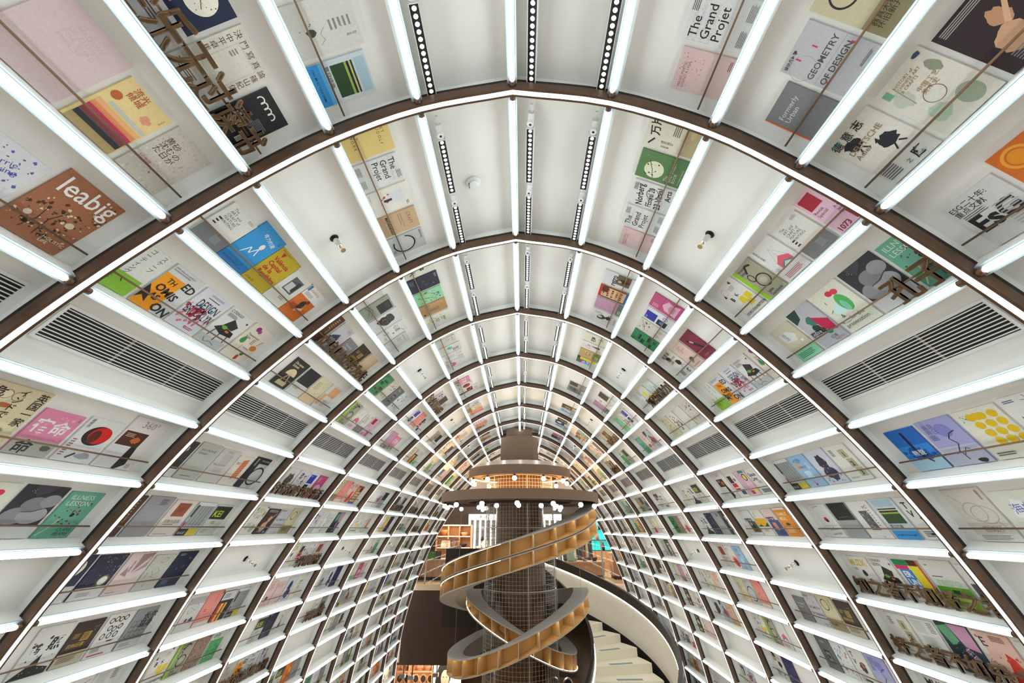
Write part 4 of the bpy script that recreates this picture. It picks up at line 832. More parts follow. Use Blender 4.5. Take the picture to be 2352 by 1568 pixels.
D('chevron', 'white book with pink folded chevron', 'd6d6d2', [('P', [(.3, .4), (.56, .52), (.84, .4), (.84, .26), (.56, .38), (.3, .26)], '4a9090'), ('P', [(.3, .44), (.56, .56), (.84, .44), (.84, .3), (.56, .42), (.3, .3)], 'd85a6c'), ('W', [(.3, .44), (.56, .8), (.84, .44)], .008, '9a9a9a'), ('W', [(.56, .8), (.56, .56)], .008, '9a9a9a'), ('T', V('宣讲的本色'), .1, .92, .09, '3a3a3a'), ('R', 0, 0, 1, .2, 'ccccca'), ('L', .1, .04, .9, .17, 4, 'b04a54'), ('O', .12, .34, .05, .05, .01, '4a9090')], .16, .222)
D('bitke', 'lime and khaki book, looping line', '9c9a84', [('R', 0, 0, .16, 1, '8cc41c'), ('O', .62, .42, .28, .25, .045, K), ('O', .36, .62, .12, .16, .035, K), ('W', [(.4, .75), (.6, .92), (.8, .86)], .07, K), ('T', 'Vneister\nbitke', .2, .88, .14, K, 0, .01), ('T', 'John\nSteinbeck', .3, .12, .14, K, 0, .01), ('E', .62, .42, .14, .12, 'b0ae98')], .16, .225)
D('bkyellow', 'white book with yellow squares', 'd8d6cf', [('R', .42, .34, .66, .5, 'dcc410'), ('R', .7, .34, .92, .5, 'dcc410'), ('R', .56, .2, .8, .33, 'dcc410'), ('T', 'B', .2, .52, .2, K, 0, .04), ('T', 'K', .5, .54, .17, K, 20, .02), ('T', "OOKS EXHIBITION", .06, .06, .12, K, 0, .015), ('O', .3, .82, .12, .12, .008, 'a0a090'), ('P', [(.1, .7), (.16, .8), (.2, .7)], K), ('P', [(.7, .9), (.78, .96), (.8, .86)], K), ('L', .5, .72, .8, .84, 3, 'a8a8a0')], .185, .235)
D('dragon', 'silver book with green and crimson dragon', 'b3b4bc', [('P', [(0, 1), (0, .7), (.3, .78), (.45, 1)], '25403c'), ('B', .5, .62, .2, .2, 231, '2f7a66'), ('B', .42, .44, .16, .14, 232, '1c3c34'), ('P', [(.55, .7), (1, .5), (.95, .22), (.6, .34)], 'b81c48'), ('B', .66, .26, .12, .1, 233, '2a8070'), ('T', '陈江雄', .06, .3, .19, K, 0, .03), ('T', '幻海', .5, .1, .12, '2a2a34'), ('T', 'PRESTO', .55, .03, .1, '9a5a6a')], .165, .235)
D('beigechar', 'beige book with white slanted label', 'c6c0a8', [('R', 0, 0, 1, .3, '8ad0a8'), ('P', [(.2, .56), (.66, .5), (.8, .66), (.6, .8), (.2, .8)], 'dadad8'), ('T', '曲\n隱', .28, .7, .17, '5a6a8a', 5), ('L', .1, .05, .9, .2, 4, '3a7a58'), ('R', .75, .42, .85, .47, 'e0e0dc')], .16, .22)
D('luhmann', 'white book with bold sans lines', 'd6d6d0', [('T', 'LUHMANN\nLEICHT\nGEMACHT', .1, .56, .16, '2a2a2c', 0, .012), ('R', .1, .2, .9, .26, 'd0c83a'), ('W', [(.5, .98), (.6, .8), (.54, .72)], .012, K), ('W', [(.4, .9), (.7, .86)], .01, K), ('L', .1, .08, .6, .18, 3, '4a4a4a'), ('L', .05, .88, .3, .94, 2, '4a4a8a')], .165, .23)
D('circles', 'white book with grid of yellow discs', 'd8d5c6', [('E', .44+.0, .84, .11, .10, 'd8b40c')]+[('E', .3+.25*a+.04*b, .84-.165*b, .105, .10, 'd8b40c') for b in range(4) for a in range(3)]+[('S', 241, 8, .06, .78, .22, .95, .025, '58a0a8'), ('L', .06, .06, .5, .14, 2, '5a5a54')], .165, .222)
D('lavender', 'lavender book with bare black branch', '9a9cc8', [('R', 0, .0, 1, .4, 'b4b8cc'), ('E', .56, .74, .2, .2, '7c80c0'), ('W', [(.5, .1), (.46, .3), (.6, .44), (.5, .56), (.62, .66), (.8, .7)], .025, K), ('W', [(.5, .2), (.66, .34), (.74, .3)], .018, K), ('W', [(.47, .3), (.34, .24)], .018, K), ('T', '最是\n昨日', .1, .82, .16, '4a4e8a', 0, -.006), ('B', .78, .06, .14, .08, 251, K), ('L', .08, .56, .3, .68, 4, '5a5e90')], .165, .222)
D('diver', 'deep blue book with dark diver', '1f62b4', [('R', 0, .3, 1, .6, '2a80cc'), ('R', 0, 0, 1, .3, 'a8cce0'), ('S', 261, 22, .05, .25, .95, .5, .1, '1a50a0'), ('W', [(.5, .92), (.48, .5), (.55, .3)], .09, '0e1c3c'), ('W', [(.4, .4), (.7, .34)], .05, '0e1c3c'), ('W', [(.55, .3), (.7, .18)], .05, '0e1c3c'), ('T', '無聲', .3, .36, .2, 'dce8f0')], .16, .215)
D('navyspace', 'navy book with small pale rings', '20263c', [('O', .4, .5, .12, .12, .02, '10131e'), ('E', .4, .5, .05, .05, '4a5268'), ('O', .66, .56, .06, .06, .01, '8a92a8'), ('E', .74, .8, .025, .025, 'a8b0c0'), ('R', 0, 0, 1, .24, '2a3048'), ('L', .1, .06, .5, .2, 5, '6a7288'), ('L', .08, .88, .4, .95, 2, '98a0b8')], .165, .225)
D('greenfloral', 'mint book with leafy drawing', '93cca2', [('S', 271, 18, .05, .1, .95, .9, .07, '5a9a6a'), ('S', 272, 16, .05, .1, .95, .6, .05, 'c0d048'), ('W', [(.1, .2), (.3, .6), (.5, .8)], .02, '2a4a34'), ('W', [(.5, .2), (.6, .5), (.85, .75)], .02, '2a4a34'), ('S', 273, 9, .4, .5, .9, .9, .05, '2c4a3a')])
D('tan', 'kraft tan book with fine dark notes', 'b08a5e', [('L', .5, .35, .8, .7, 10, '6a4a2c'), ('R', .78, .08, .92, .16, '2c2018'), ('R', .04, .1, .3, .9, 'b8946a'), ('L', .08, .2, .26, .4, 4, '7a5a3a')])
D('yellowlines', 'white book with yellow blots', 'd8d8ca', [('S', 281, 12, .1, .1, .8, .8, .07, 'c8cc3a'), ('T', 'MUSEE\nRUE', .45, .72, .14, '3a3c34', 0, .01), ('W', [(.2, .3), (.5, .5), (.3, .7)], .015, K), ('S', 282, 14, .1, .1, .9, .6, .02, '3a3a34'), ('L', .5, .4, .8, .55, 4, '6a6c5c')])
D('greydark', 'grey-green book with dark panel', '8f9484', [('R', .3, .5, 1, .95, '26282a'), ('W', [(0, .3), (.5, .36), (.8, .2)], .02, '20241e'), ('W', [(0, .2), (.4, .26), (.7, .12)], .02, '20241e'), ('L', .4, .75, .9, .9, 4, '4a4c4e')])
D('inkdark', 'white book with dark rock', 'cfcfd0', [('B', .5, .55, .42, .46, 291, '3a3c42'), ('B', .4, .4, .3, .3, 292, '2a2c30'), ('S', 293, 14, .3, .3, .7, .6, .03, 'b88a2c')], .17, .235)
D('reddot', 'white book with red seal', 'd6d5d0', [('T', '心道', .1, .62, .28, K, 0, .005), ('E', .62, .5, .06, .05, 'b81c28'), ('T', 'う', .2, .2, .3, K), ('L', .6, .1, .9, .2, 3, '8a8a86'), ('W', [(.6, .8), (.9, .9)], .02, '3a3a3a')])
D('graynote', 'pale grey book with thin grey title', 'c4c5be', [('T', 'Ballad Butter', .12, .8, .11, '6a6c66'), ('L', .12, .5, .6, .7, 4, '9a9c94')], .15, .2)
D('redstack', 'white magazine with red blocks', 'd2cfca', [('R', .1, .6, .5, .9, '2c2424'), ('R', .1, .3, .6, .58, 'b0241c'), ('T', 'ALLMEN', .12, .36, .13, W_, 0, .02), ('R', .5, .1, .9, .3, '34507a'), ('B', .7, .72, .14, .12, 301, '8a6a58')])
D('tower', 'grey book with navy colonnade drawing', 'b6b8ba', [('P', [(.12, .2), (.12, .5), (.5, .66), (.6, .5), (.6, .2)], '2c3450'), ('R', .2, .2, .24, .44, 'b6b8ba'), ('R', .3, .2, .34, .44, 'b6b8ba'), ('R', .4, .2, .44, .46, 'b6b8ba'), ('R', .5, .2, .54, .44, 'b6b8ba'), ('L', .6, .82, .92, .92, 3, '8a8c90')])
D('browngold', 'dark brown book with gold type', '35291f', [('R', 0, 0, 1, .3, 'b8b09a'), ('T', '武林旧事', .1, .42, .15, 'b89640', 0, .01), ('R', .44, .54, .74, .74, 'a8883a'), ('L', .46, .56, .72, .72, 6, '35291f'), ('L', .1, .62, .36, .74, 4, 'a8883a'), ('S', 311, 5, .76, .74, .92, .9, .016, 'b8a060'), ('L', .1, .08, .8, .24, 4, '6a624c')])
D('tanarc', 'cream tan book with faint arc', 'cbb090', [('O', .4, .2, .4, .4, .01, 'a88a64'), ('O', .4, .2, .3, .3, .008, 'a88a64'), ('S', 321, 9, .3, .7, .9, .76, .008, '6a4a2c')])
D('blackfont', 'black book with cream arch', '262822', [('E', .5, .45, .32, .3, 'd2c29a'), ('R', .18, .2, .82, .44, '262822'), ('W', [(.3, .2), (.5, .5), (.7, .2)], .05, 'c8b88c'), ('T', 'Die neuen\nSchreib', .12, .82, .15, 'd8ccaa', 0, .02), ('R', .2, .06, .8, .2, 'c0b088')])
D('blackplain', 'white book with black square', 'd2d3cd', [('R', .0, .42, 1, 1, '222226'), ('L', .12, .2, .6, .32, 4, '8a8c86'), ('T', '(i)', .08, .5, .07, '8a8a90')], .16, .215)
D('beigegrid', 'beige book with faint grid drawing', 'd0c9a6', [('R', 0, 0, 1, .3, 'd6bc98'), ('O', .75, .78, .15, .15, .01, '8a8464'), ('L', .1, .5, .5, .8, 6, '9a9474'), ('W', [(.1, .4), (.4, .5), (.6, .38), (.9, .5)], .008, '7a7454')])
D('paleorange', 'grey book with pale orange woven blocks', 'cdc9c2', [('R', .3, .56, .95, .95, 'd8a074'), ('R', .05, .14, .3, .6, 'd8a074'), ('W', [(.3, .75), (.95, .75)], .01, 'e8c8a8'), ('W', [(.6, .56), (.6, .95)], .01, 'e8c8a8'), ('L', .4, .14, .8, .4, 5, '9a968e')])
D('blacksplash', 'black book with white spray', '26262a', [('S', 331, 14, .2, .3, .8, .9, .07, 'b8b8b4'), ('R', 0, 0, 1, .22, 'c8c8c4'), ('L', .1, .05, .7, .18, 4, '4a4a4a')])
D('jean', 'sage grey book with small capitals', 'a9aaa0', [('T', 'JEAN PROUVÉ', .14, .78, .115, '3c3e3a', 0, .005), ('L', .14, .68, .7, .74, 2, '5a5c54'), ('L', .2, .06, .7, .1, 1, '5a5c54')], .17, .235)
D('public', 'pale grey book with vertical rules', 'bbb9b2', [('T', 'PUBLIC', .3, .9, .11, '55534e'), ('T', 'PHILOSOPHY', .06, .5, .12, '4a4844')]+[('R', .3+.1*i, .58, .315+.1*i, .86, '6a6864') for i in range(5)]+[('R', .3+.1*i, .3, .315+.1*i, .46, '7a7874') for i in range(5)], .165, .23)
D('orangestack', 'ivory book with stacked orange slabs', 'cfc6b8', [('P', [(.4, .85), (.75, .92), (.8, .3), (.45, .2)], 'c87a50')]+[('W', [(.4, .28+.09*i), (.8, .36+.09*i)], .02, '9a5030') for i in range(6)]+[('T', '范山', .1, .7, .13, '3a302a')], .15, .215)
D('blackring', 'black book with half grey disc', '1e1f22', [('R', .36, 0, 1, .8, 'b4b5b8'), ('O', .72, .4, .42, .42, .07, '1e1f22'), ('T', V('建筑师'), .08, .88, .12, 'c8c8c4'), ('T', 'TAO CHUNG', .4, .88, .1, 'c8c8c4')], .17, .235)
D('brown', 'dark brown book with gold writing', '4a2a1e', [('L', .7, .5, .86, .9, 6, 'b08a4a'), ('T', V('小窗幽记'), .8, .5, .08, 'b89850')], .17, .23)
D('greylines', 'mid grey book with hairline cracks', '8f9093', [('W', [(.2, .5), (.4, .6), (.5, .4), (.8, .5)], .007, 'b8babc'), ('W', [(.3, .3), (.5, .55), (.7, .7)], .006, 'b0b2b4'), ('L', .5, .78, .85, .94, 5, '3a3a3c')], .175, .235)
D('rust', 'ivory book with rust square and title', 'cdc4bc', [('R', .22, .54, .8, .92, '8f4a30'), ('L', .35, .66, .68, .8, 4, '6a3420'), ('T', '宗教与选择', .12, .36, .145, '3a302c'), ('L', .2, .28, .7, .33, 1, '7a706a'), ('L', .1, .03, .8, .06, 1, '7a706a')], .17, .225)
D('stripe', 'grey striped book with yellow foot', 'aab0b0', [('R', .12, .3, 1, .92, '8f9494')]+[('R', .14+.085*i, .3, .16+.085*i, .92, 'b4baba' if i % 2 else '6f7474') for i in range(10)]+[('R', 0, .9, 1, 1, 'd0d2d0'), ('R', 0, 0, .5, .2, '26282a'), ('R', .5, 0, 1, .2, 'c8b43c'), ('T', 'なんだ', .05, .05, .12, W_), ('R', 0, .2, .08, .4, 'a8284a'), ('R', .03, .55, .11, .92, '2a2c2e')], .165, .222)
D('kei', 'charcoal and sage book, lime letters', 'bcbfb4', [('R', .0, .52, 1, .95, '2a2c2a'), ('T', 'KEI', .08, .6, .4, 'c0cc3a', 0, .01), ('L', .3, .36, .6, .46, 2, '6a7a2c'), ('L', .1, .06, .5, .2, 4, '8a8c84')], .16, .215)
D('night', 'night-sky book with moon', '1d1d3e', [('S', 341, 50, .02, .3, .98, .98, .022, '8a8468'), ('S', 342, 30, .02, .3, .98, .98, .018, '3a3a6a'), ('E', .72, .40, .14, .14, 'd8d8d4'), ('O', .72, .40, .18, .18, .03, '7a7444'), ('R', 0, 0, 1, .27, 'd0d0ce'), ('L', .5, .2, .9, .25, 1, '3a3a3a'), ('L', .2, .06, .7, .16, 3, '8a8a88')], .17, .235)
D('fan', 'pink book with folded mauve fan', 'd0bdba', [('P', [(.5, .5), (.46, .95), (.96, .98)], '9a7f80'), ('W', [(.5, .5), (.62, .95)], .01, '5a4448'), ('W', [(.5, .5), (.78, .96)], .01, '5a4448'), ('P', [(.56, .48), (.96, .62), (.94, .8)], 'a08888'), ('P', [(.38, .42), (.12, .48), (.22, .68)], '9a8082'), ('T', V('坂口安吾'), .3, .74, .1, '3a2a2c'), ('T', V('堕落论'), .86, .92, .09, '3a2a2c'), ('L', .1, .04, .5, .07, 1, '8a7474')], .17, .24)
D('geo', 'sage grey book with line polyhedra', 'b7b8ac', [('W', [(.4, .8), (.55, .92), (.74, .88), (.6, .76), (.4, .8)], .012, '5a5c54'), ('W', [(.3, .55), (.5, .64), (.7, .5), (.5, .4), (.3, .55)], .012, '5a5c54'), ('W', [(.3, .3), (.4, .4), (.56, .34), (.36, .1), (.3, .3)], .012, '5a5c54'), ('T', 'AND', .14, .5, .1, '4a4c44', -90)], .16, .215)
D('splash', 'white book with black ink mountain', 'd2d2ce', [('P', [(.0, .0), (.35, .22), (.56, .44), (.62, .2), (1, .12), (1, 0)], '1a1a1c'), ('T', '鹤', .1, .48, .3, K, 0, .02), ('T', '照', .56, .52, .36, K, 0, .03), ('B', .5, .76, .05, .06, 351, K), ('S', 352, 14, .1, .3, .9, .95, .02, K), ('S', 353, 14, .05, .03, .9, .15, .015, 'c8c8c4')], .18, .235)
D('rings', 'white book with black ring chains', 'd3d3d0', [('O', .2+.18*i, .84+.02*(i % 2), .09, .09, .032, '26262a') for i in range(4)]+[('O', .3+.2*i, .66-.04*(i % 2), .09, .09, .032, '26262a') for i in range(3)]+[('O', .2+.24*i, .48, .085, .1, .03, '26262a') for i in range(3)]+[('L', .5, .3, .8, .36, 1, '2a2a2c'), ('R', .1, .04, .7, .07, 'c0382c'), ('L', .1, .12, .5, .22, 3, '8a8a88')], .17, .23)
D('waves', 'grey book with swirling waves', '8f9092', [('O', .2+.2*(i % 4), .36+.13*(i//4), .12, .12, .03, '6c6d70') for i in range(12)]+[('T', '长尔\n兹身', .45, .72, .3, '26262a', 0, .012), ('R', 0, 0, 1, .2, 'c4c4c0'), ('L', .1, .05, .7, .15, 3, '7a7a78')], .165, .225)
D('retrobike', 'white magazine with rider photo', 'cfced2', [('R', .25, .12, 1, .56, '5a5a44'), ('B', .6, .32, .2, .3, 361, '2a2420'), ('B', .75, .2, .12, .12, 362, '8a3a2c'), ('B', .5, .45, .1, .1, 363, 'c89a78'), ('T', 'retro', .06, .56, .36, '26282c', 0, .025), ('E', .12, .92, .02, .02, 'c02030')])
D('quilt', 'patchwork book in red and cream', 'd8b088', [('R', 0, 0, 1, .1, '2a5a9a'), ('R', 0, .9, 1, 1, 'b0282c'), ('R', 0, .1, .1, .9, '5a3a2a'), ('R', .9, .1, 1, .9, '5a2a24')]+[('E', .24+.17*a, .24+.15*b, .06, .05, ('7a3424', 'c87a3a', '4a2c20')[(a*2+b) % 3]) for a in range(4) for b in range(5)]+[('R', .5, .7, .9, .9, '4a241c')])
D('pinkgrey', 'dusty rose book with grey swirl', 'b58ca4', [('O', .4, .6, .25, .25, .02, 'a07c94'), ('R', 0, 0, 1, .2, '5a6e5c'), ('L', .1, .04, .5, .14, 3, 'c8d0c4'), ('O', .55, .5, .3, .2, .02, 'c49cb4')])
D('bw', 'white book with monochrome portrait', 'd2d1cc', [('B', .4, .62, .26, .3, 371, '3a3838'), ('E', .42, .68, .11, .13, 'c0bdb8'), ('B', .5, .36, .2, .18, 372, '2a2a2c'), ('O', .72, .3, .12, .12, .02, '3a3a3a'), ('T', 'VOISINS', .1, .06, .16, '3a3a38'), ('L', .66, .6, .92, .9, 8, '8a8a84')])
D('pinkmap', 'rose book with pale torn map shape', 'b44878', [('P', [(.1, .1), (.2, .5), (.5, .62), (.9, .5), (.8, .3), (.95, .1)], 'd8a8c0'), ('B', .5, .3, .3, .2, 381, 'c884a4'), ('L', .1, .7, .4, .9, 4, 'd8a0bc'), ('R', 0, .62, 1, .64, 'a03868')])
D('bluepair', 'white book with cobalt square', 'd0d0d4', [('R', .1, .56, .74, .94, '202c9c'), ('R', .1, .16, .54, .5, '14161e'), ('E', .34, .34, .12, .1, '3a7ac8'), ('O', .76, .3, .14, .12, .04, '8a9adc'), ('L', .15, .84, .4, .9, 2, 'a8b0dc')])
D('inkbird', 'grey book with scattered ink marks', 'c9c4ba', [('S', 391, 14, .1, .5, .9, .95, .05, '26241f'), ('W', [(.1, .7), (.5, .75), (.9, .92)], .02, '3a3630'), ('B', .3, .25, .18, .16, 392, 'b0a89a'), ('B', .7, .2, .16, .14, 393, 'b4ac9e')])
D('greenbuild', 'green book with dark block buildings', '2f8250', [('R', .1, .5, .5, .62, '14281c'), ('R', .3, .66, .8, .76, '14281c'), ('R', .5, .3, .95, .42, '14281c'), ('R', .06, .2, .4, .3, '14281c'), ('R', .6, .1, .9, .2, '18402a'), ('T', '55', .06, .84, .18, '102018', 0, .02)]+[('W', [(.05, .14+.1*i), (.95, .14+.1*i)], .008, '63b080') for i in range(8)])
D('maroonpen', 'maroon book with slanted dark pen', '7c1c3a', [('P', [(.2, .78), (.32, .84), (.78, .32), (.68, .24)], '1c1418'), ('P', [(.32, .7), (.4, .74), (.5, .62), (.44, .58)], 'c0b8bc'), ('L', .3, .06, .7, .12, 2, 'b06a80')], .165, .225)
D('peach', 'peach book with tall capitals and shell', 'd6bab0', [('T', 'WHEN I\nFIND\nI CANNOT\nWAIT', .3, .84, .1, '5a4a46'), ('B', .5, .32, .2, .14, 401, '4a4a48'), ('B', .4, .22, .12, .08, 402, '8a8a84'), ('T', 'LIZ BY WILLIAMS', .1, .06, .09, '6a4a44')])
D('numbers', 'white book with large numerals', 'd4d4cc', [('R', .5, .62, .8, .86, 'a8a888'), ('R', .56, .36, .86, .6, 'a0a082'), ('R', .62, .1, .92, .34, 'a8a88c'), ('T', '1', .6, .66, .24, K, 0, .03), ('T', '2', .64, .4, .24, K, 0, .03), ('T', '3', .7, .14, .22, K, 0, .03), ('L', .1, .7, .3, .9, 5, '5a5a54'), ('T', 'Little Samson', .1, .08, .07, K)])
D('hair', 'pale blue book with dark figure', 'c2c5d2', [('B', .5, .62, .26, .36, 411, '26283a'), ('B', .52, .3, .36, .3, 412, '2e3250'), ('S', 413, 12, .35, .2, .7, .7, .03, 'a08450'), ('S', 414, 30, .1, .04, .9, .3, .03, '3e4670')], .17, .23)
D('collage', 'light blue collage book', '8fb4d4', [('B', .4, .84, .3, .12, 421, '5f94c4'), ('P', [(.1, .6), (.3, .9), (.4, .55)], 'd0a070'), ('R', .3, .26, .66, .5, 'b8d4e4'), ('T', 'Liberty', .2, .6, .16, '34608c', 0, .01), ('T', V('风暴'), .7, .66, .16, 'd8dce4'), ('S', 422, 14, .2, .05, .95, .3, .06, 'c4b0b8')])
D('tv', 'white magazine with dark face', 'd0cfca', [('T', 'T\nV', .1, .74, .3, K, 0, .03), ('B', .6, .5, .24, .28, 431, '3a2420'), ('E', .62, .56, .1, .12, '9a5a44'), ('L', .1, .05, .5, .2, 4, '4a4a48'), ('R', .3, .1, .7, .16, '26262a')])
D('photom', 'white book with grainy grey photograph', 'd4d3ce', [('R', .3, .22, .72, .74, '5c5c5e'), ('S', 441, 16, .32, .3, .7, .72, .05, '2e2e30'), ('S', 442, 12, .32, .3, .7, .72, .04, '9c9c9c'), ('T', 'M', .62, .78, .17, K), ('L', .78, .3, .86, .9, 9, '8a8a86'), ('T', 'PARIS', .55, .03, .05, K)])
D('blackgrey', 'black over grey halves book', '9a9b9e', [('R', 0, .5, 1, 1, '1f2022'), ('S', 451, 6, .85, .55, .92, .95, .02, 'd0d0d0'), ('W', [(.2, .58), (.7, .6)], .01, '8a8a8c')])
D('vinyl', 'white book with contour rings', 'd2d3cd', [('O', .46, .56, .4-.08*i, .36-.07*i, .008, '8a8c86') for i in range(4)]+[('E', .5, .54, .11, .1, 'b81e3a'), ('E', .53, .5, .08, .06, '2a1a1e'), ('T', '1st Day', .3, .2, .15, K, 6), ('T', 'Latona Cong', .3, .07, .1, K, 6), ('T', 'Jo Irene', .2, .9, .1, K, 10)])
D('pp', 'white magazine with grey photo', 'd2d1cc', [('T', 'PR', .2, .76, .26, '26262a'), ('R', .05, .1, .95, .6, '4a4c50'), ('B', .5, .4, .3, .16, 461, '9a9ca0'), ('S', 462, 10, .1, .15, .9, .4, .08, '2c2e32')])
D('retrogreen', 'grey magazine with green field photo', 'cccbc4', [('R', 0, .28, 1, .44, '5aa01c'), ('R', 0, 0, 1, .28, 'a8c050'), ('T', 'retro', .12, .46, .34, 'a8c4a4', 0, .03), ('R', .42, .3, .66, .38, '1c4a34'), ('B', .5, .1, .3, .1, 471, '7c8c50'), ('L', .1, .62, .5, .66, 1, '4a4a44'), ('L', .1, .86, .2, .9, 1, K)], .175, .235)
D('colorblock', 'book of bright colour blocks', 'd4d2cc', [('R', 0, .86, .6, 1, '1f8048'), ('R', .6, .86, 1, 1, '4a1c18'), ('R', 0, .76, .52, .86, 'c82a5c'), ('R', .1, .36, .56, .76, '2a7ac8'), ('R', .56, .1, .92, .86, 'dccc2c'), ('R', .92, 0, 1, 1, 'b8502c'), ('T', 'ER\nUN', .16, .58, .26, W_, 0, .03), ('R', 0, 0, .56, .2, 'd0d0cc')], .17, .225)
D('muzik', 'white magazine with gold spaced capitals', 'd4d3cc', [('T', 'MUZIK', .06, .74, .26, 'b8a41c', 0, .02, 1, 1.3), ('B', .5, .54, .12, .14, 481, '2a2c3a'), ('W', [(.4, .5), (.5, .3), (.66, .4)], .02, '4a4a4a'), ('B', .75, .2, .14, .1, 482, 'c8c04a'), ('L', .1, .6, .3, .68, 2, '6a6a64')], .165, .222)
D('redart', 'peach book with red brush art', 'd9b4a6', [('P', [(.4, .06), (.5, .3), (.62, .66), (.8, .56), (.92, .2), (.7, .02)], 'cc3222'), ('S', 491, 16, .3, .05, .95, .6, .06, 'd44a34'), ('R', 0, .56, .14, 1, 'd2d0c6'), ('T', 'E', .1, .72, .34, K, 0, .01), ('T', 'LAWRENCE\nCAMPBELL', .04, .44, .11, '3a2c28', -40), ('E', .08, .9, .04, .04, 'd05a30'), ('L', .45, .84, .9, .96, 4, '6a4a44')], .175, .23)
D('tealpink', 'teal and pink book with hillside', '1f3c44', [('P', [(0, .9), (.4, .98), (.5, .66), (.2, .5)], '5a9a70'), ('P', [(.4, 1), (1, 1), (1, .5), (.6, .56)], 'c08cac'), ('P', [(0, .5), (.5, .6), (1, .2), (1, 0), (0, 0)], '16262e'), ('T', '桂园家', .5, .5, .2, 'c89abc', -58, .02), ('S', 501, 14, .1, .3, .8, .7, .012, 'c8d0c8'), ('L', .5, .06, .9, .14, 3, '8aa0a4')], .18, .235)
D('textpage', 'white book covered in fine print', 'd3d4cf', [('L', .08, .66, .6, .95, 12, 'a8aaa6'), ('L', .2, .16, .75, .6, 16, 'aaaca8'), ('L', .7, .7, .95, .95, 6, '6a6c68'), ('T', 'anther', .5, .28, .1, 'b86a70'), ('P', [(.84, .1), (.9, .2), (.95, .1)], K)])
D('faint', 'nearly blank pale grey book', 'cfd0c6', [('W', [(.2, .6), (.4, .7), (.5, .5)], .008, 'a0a298'), ('L', .1, .1, .4, .18, 2, 'b0b2a8')])
D('muzikbw', 'white magazine with heavy black capitals', 'd4d4d0', [('T', 'MUS', .04, .76, .36, '2a2a2a', 0, .03), ('B', .5, .4, .2, .22, 511, '6a6a68'), ('L', .1, .06, .6, .2, 4, '8a8a86')])
D('greyframe', 'dark grey book with framed photo', '6a6b6c', [('R', .3, .2, .72, .6, '1e1e20'), ('R', .36, .26, .66, .54, '8a8a8c'), ('B', .5, .4, .1, .12, 521, '2a2a2c'), ('L', .3, .8, .7, .9, 3, 'b0b0ae')])
D('sketch', 'white book with loose colour sketch', 'd4d6d2', [('S', 531, 14, .1, .45, .9, .9, .07, '4a9ac8'), ('S', 532, 8, .3, .55, .9, .85, .05, 'd87a2c'), ('W', [(.1, .5), (.4, .8), (.8, .6)], .015, '2a6a9a'), ('S', 533, 12, .2, .1, .9, .4, .05, '8a3a6a')])
D('gothic', 'lilac grey book with two bold characters', 'c6c4ca', [('T', '在\n路', .2, .74, .3, K, 0, .03), ('T', '野\n犬', .6, .66, .28, K, 0, .03), ('R', 0, 0, 1, .25, 'b4b2ba')])
D('darkfur', 'pale book with dark woven head', 'c9c6c0', [('B', .5, .55, .36, .42, 541, '3c3e3c'), ('S', 542, 20, .25, .35, .75, .8, .06, '62645e')])
D('salmon', 'salmon pink book, small dark characters', 'dd8a80', [('T', V('文学赏'), .6, .84, .09, '6a3028'), ('L', .2, .4, .4, .5, 2, '7a3a30'), ('R', .9, .9, 1, 1, 'a02a28'), ('R', 0, 0, 1, .12, 'cfcac4')], .165, .24)
D('flagstripes', 'black book with yellow-red stripes', '26282a', [('R', 0, 0, .2, .6, 'b82a3a'), ('R', .2, 0, .36, .6, 'dcc03a'), ('R', .36, 0, .5, .6, 'b82a3a'), ('R', .5, 0, .62, .6, 'dcc03a'), ('R', 0, .7, 1, 1, 'c8c8ca'), ('L', .1, .76, .7, .92, 3, '6a6a6c')])
D('greyfaces', 'pale grey book with drawn faces', 'cacac6', [('O', .3, .62, .12, .14, .015, '4a4a4a'), ('O', .6, .7, .12, .14, .015, '4a4a4a'), ('E', .4, .3, .08, .1, '8a3a2c'), ('B', .7, .3, .14, .14, 551, '3a3a3c'), ('R', .0, .8, 1, 1, 'a8a8a6')])
D('brownphoto', 'brown aerial photograph book', '8f7768', [('S', 561, 30, .05, .05, .95, .95, .06, '6f5648'), ('S', 562, 14, .05, .05, .95, .95, .05, 'b09c8c')])
D('greentxt', 'white book with green brush characters', 'cfd2c8', [('R', 0, 0, 1, .74, '57a468'), ('S', 571, 18, .05, .05, .95, .7, .06, '2f7a44'), ('T', '中作', .1, .78, .26, '2f7a44', 0, .02), ('S', 572, 10, .1, .1, .9, .6, .05, 'a8d0b0')])
D('cone', 'white book with dark-skirted woman', 'd6d2ce', [('P', [(.5, .2), (.8, .2), (.66, .62)], '3a343a'), ('E', .64, .68, .09, .1, 'b89488'), ('O', .4, .7, .14, .16, .02, '8a2c34'), ('L', .1, .1, .4, .3, 5, '9a9490')])
D('greentan', 'tan and olive banded book', 'b99a6a', [('R', 0, 0, 1, .36, '6a7c38'), ('O', .5, .6, .25, .15, .04, '4a5a28'), ('O', .7, .66, .2, .12, .03, 'd0c088'), ('L', .1, .08, .6, .26, 4, 'c8d0a0')])
D('yellowblack', 'white book with yellow spots', 'd4d6c8', [('S', 581, 10, .1, .3, .9, .9, .07, 'd0cc3a'), ('T', '花舞', .15, .5, .3, K, 0, .02), ('T', '人', .55, .2, .3, K, 0, .02)])
D('tealblob', 'grey book with turquoise blot', 'cccbc2', [('B', .36, .5, .24, .2, 591, '3ab0b0'), ('L', .5, .6, .92, .88, 4, '3a3c3a'), ('S', 592, 10, .1, .1, .9, .3, .03, '6a6c64')])
D('space', 'white magazine with black script heading', 'd2d2cc', [('T', 'Space\nLight', .06, .7, .26, K, 0, .03), ('L', .4, .4, .8, .5, 3, '5a5a54'), ('R', .2, .05, .9, .2, '7a7c80')])
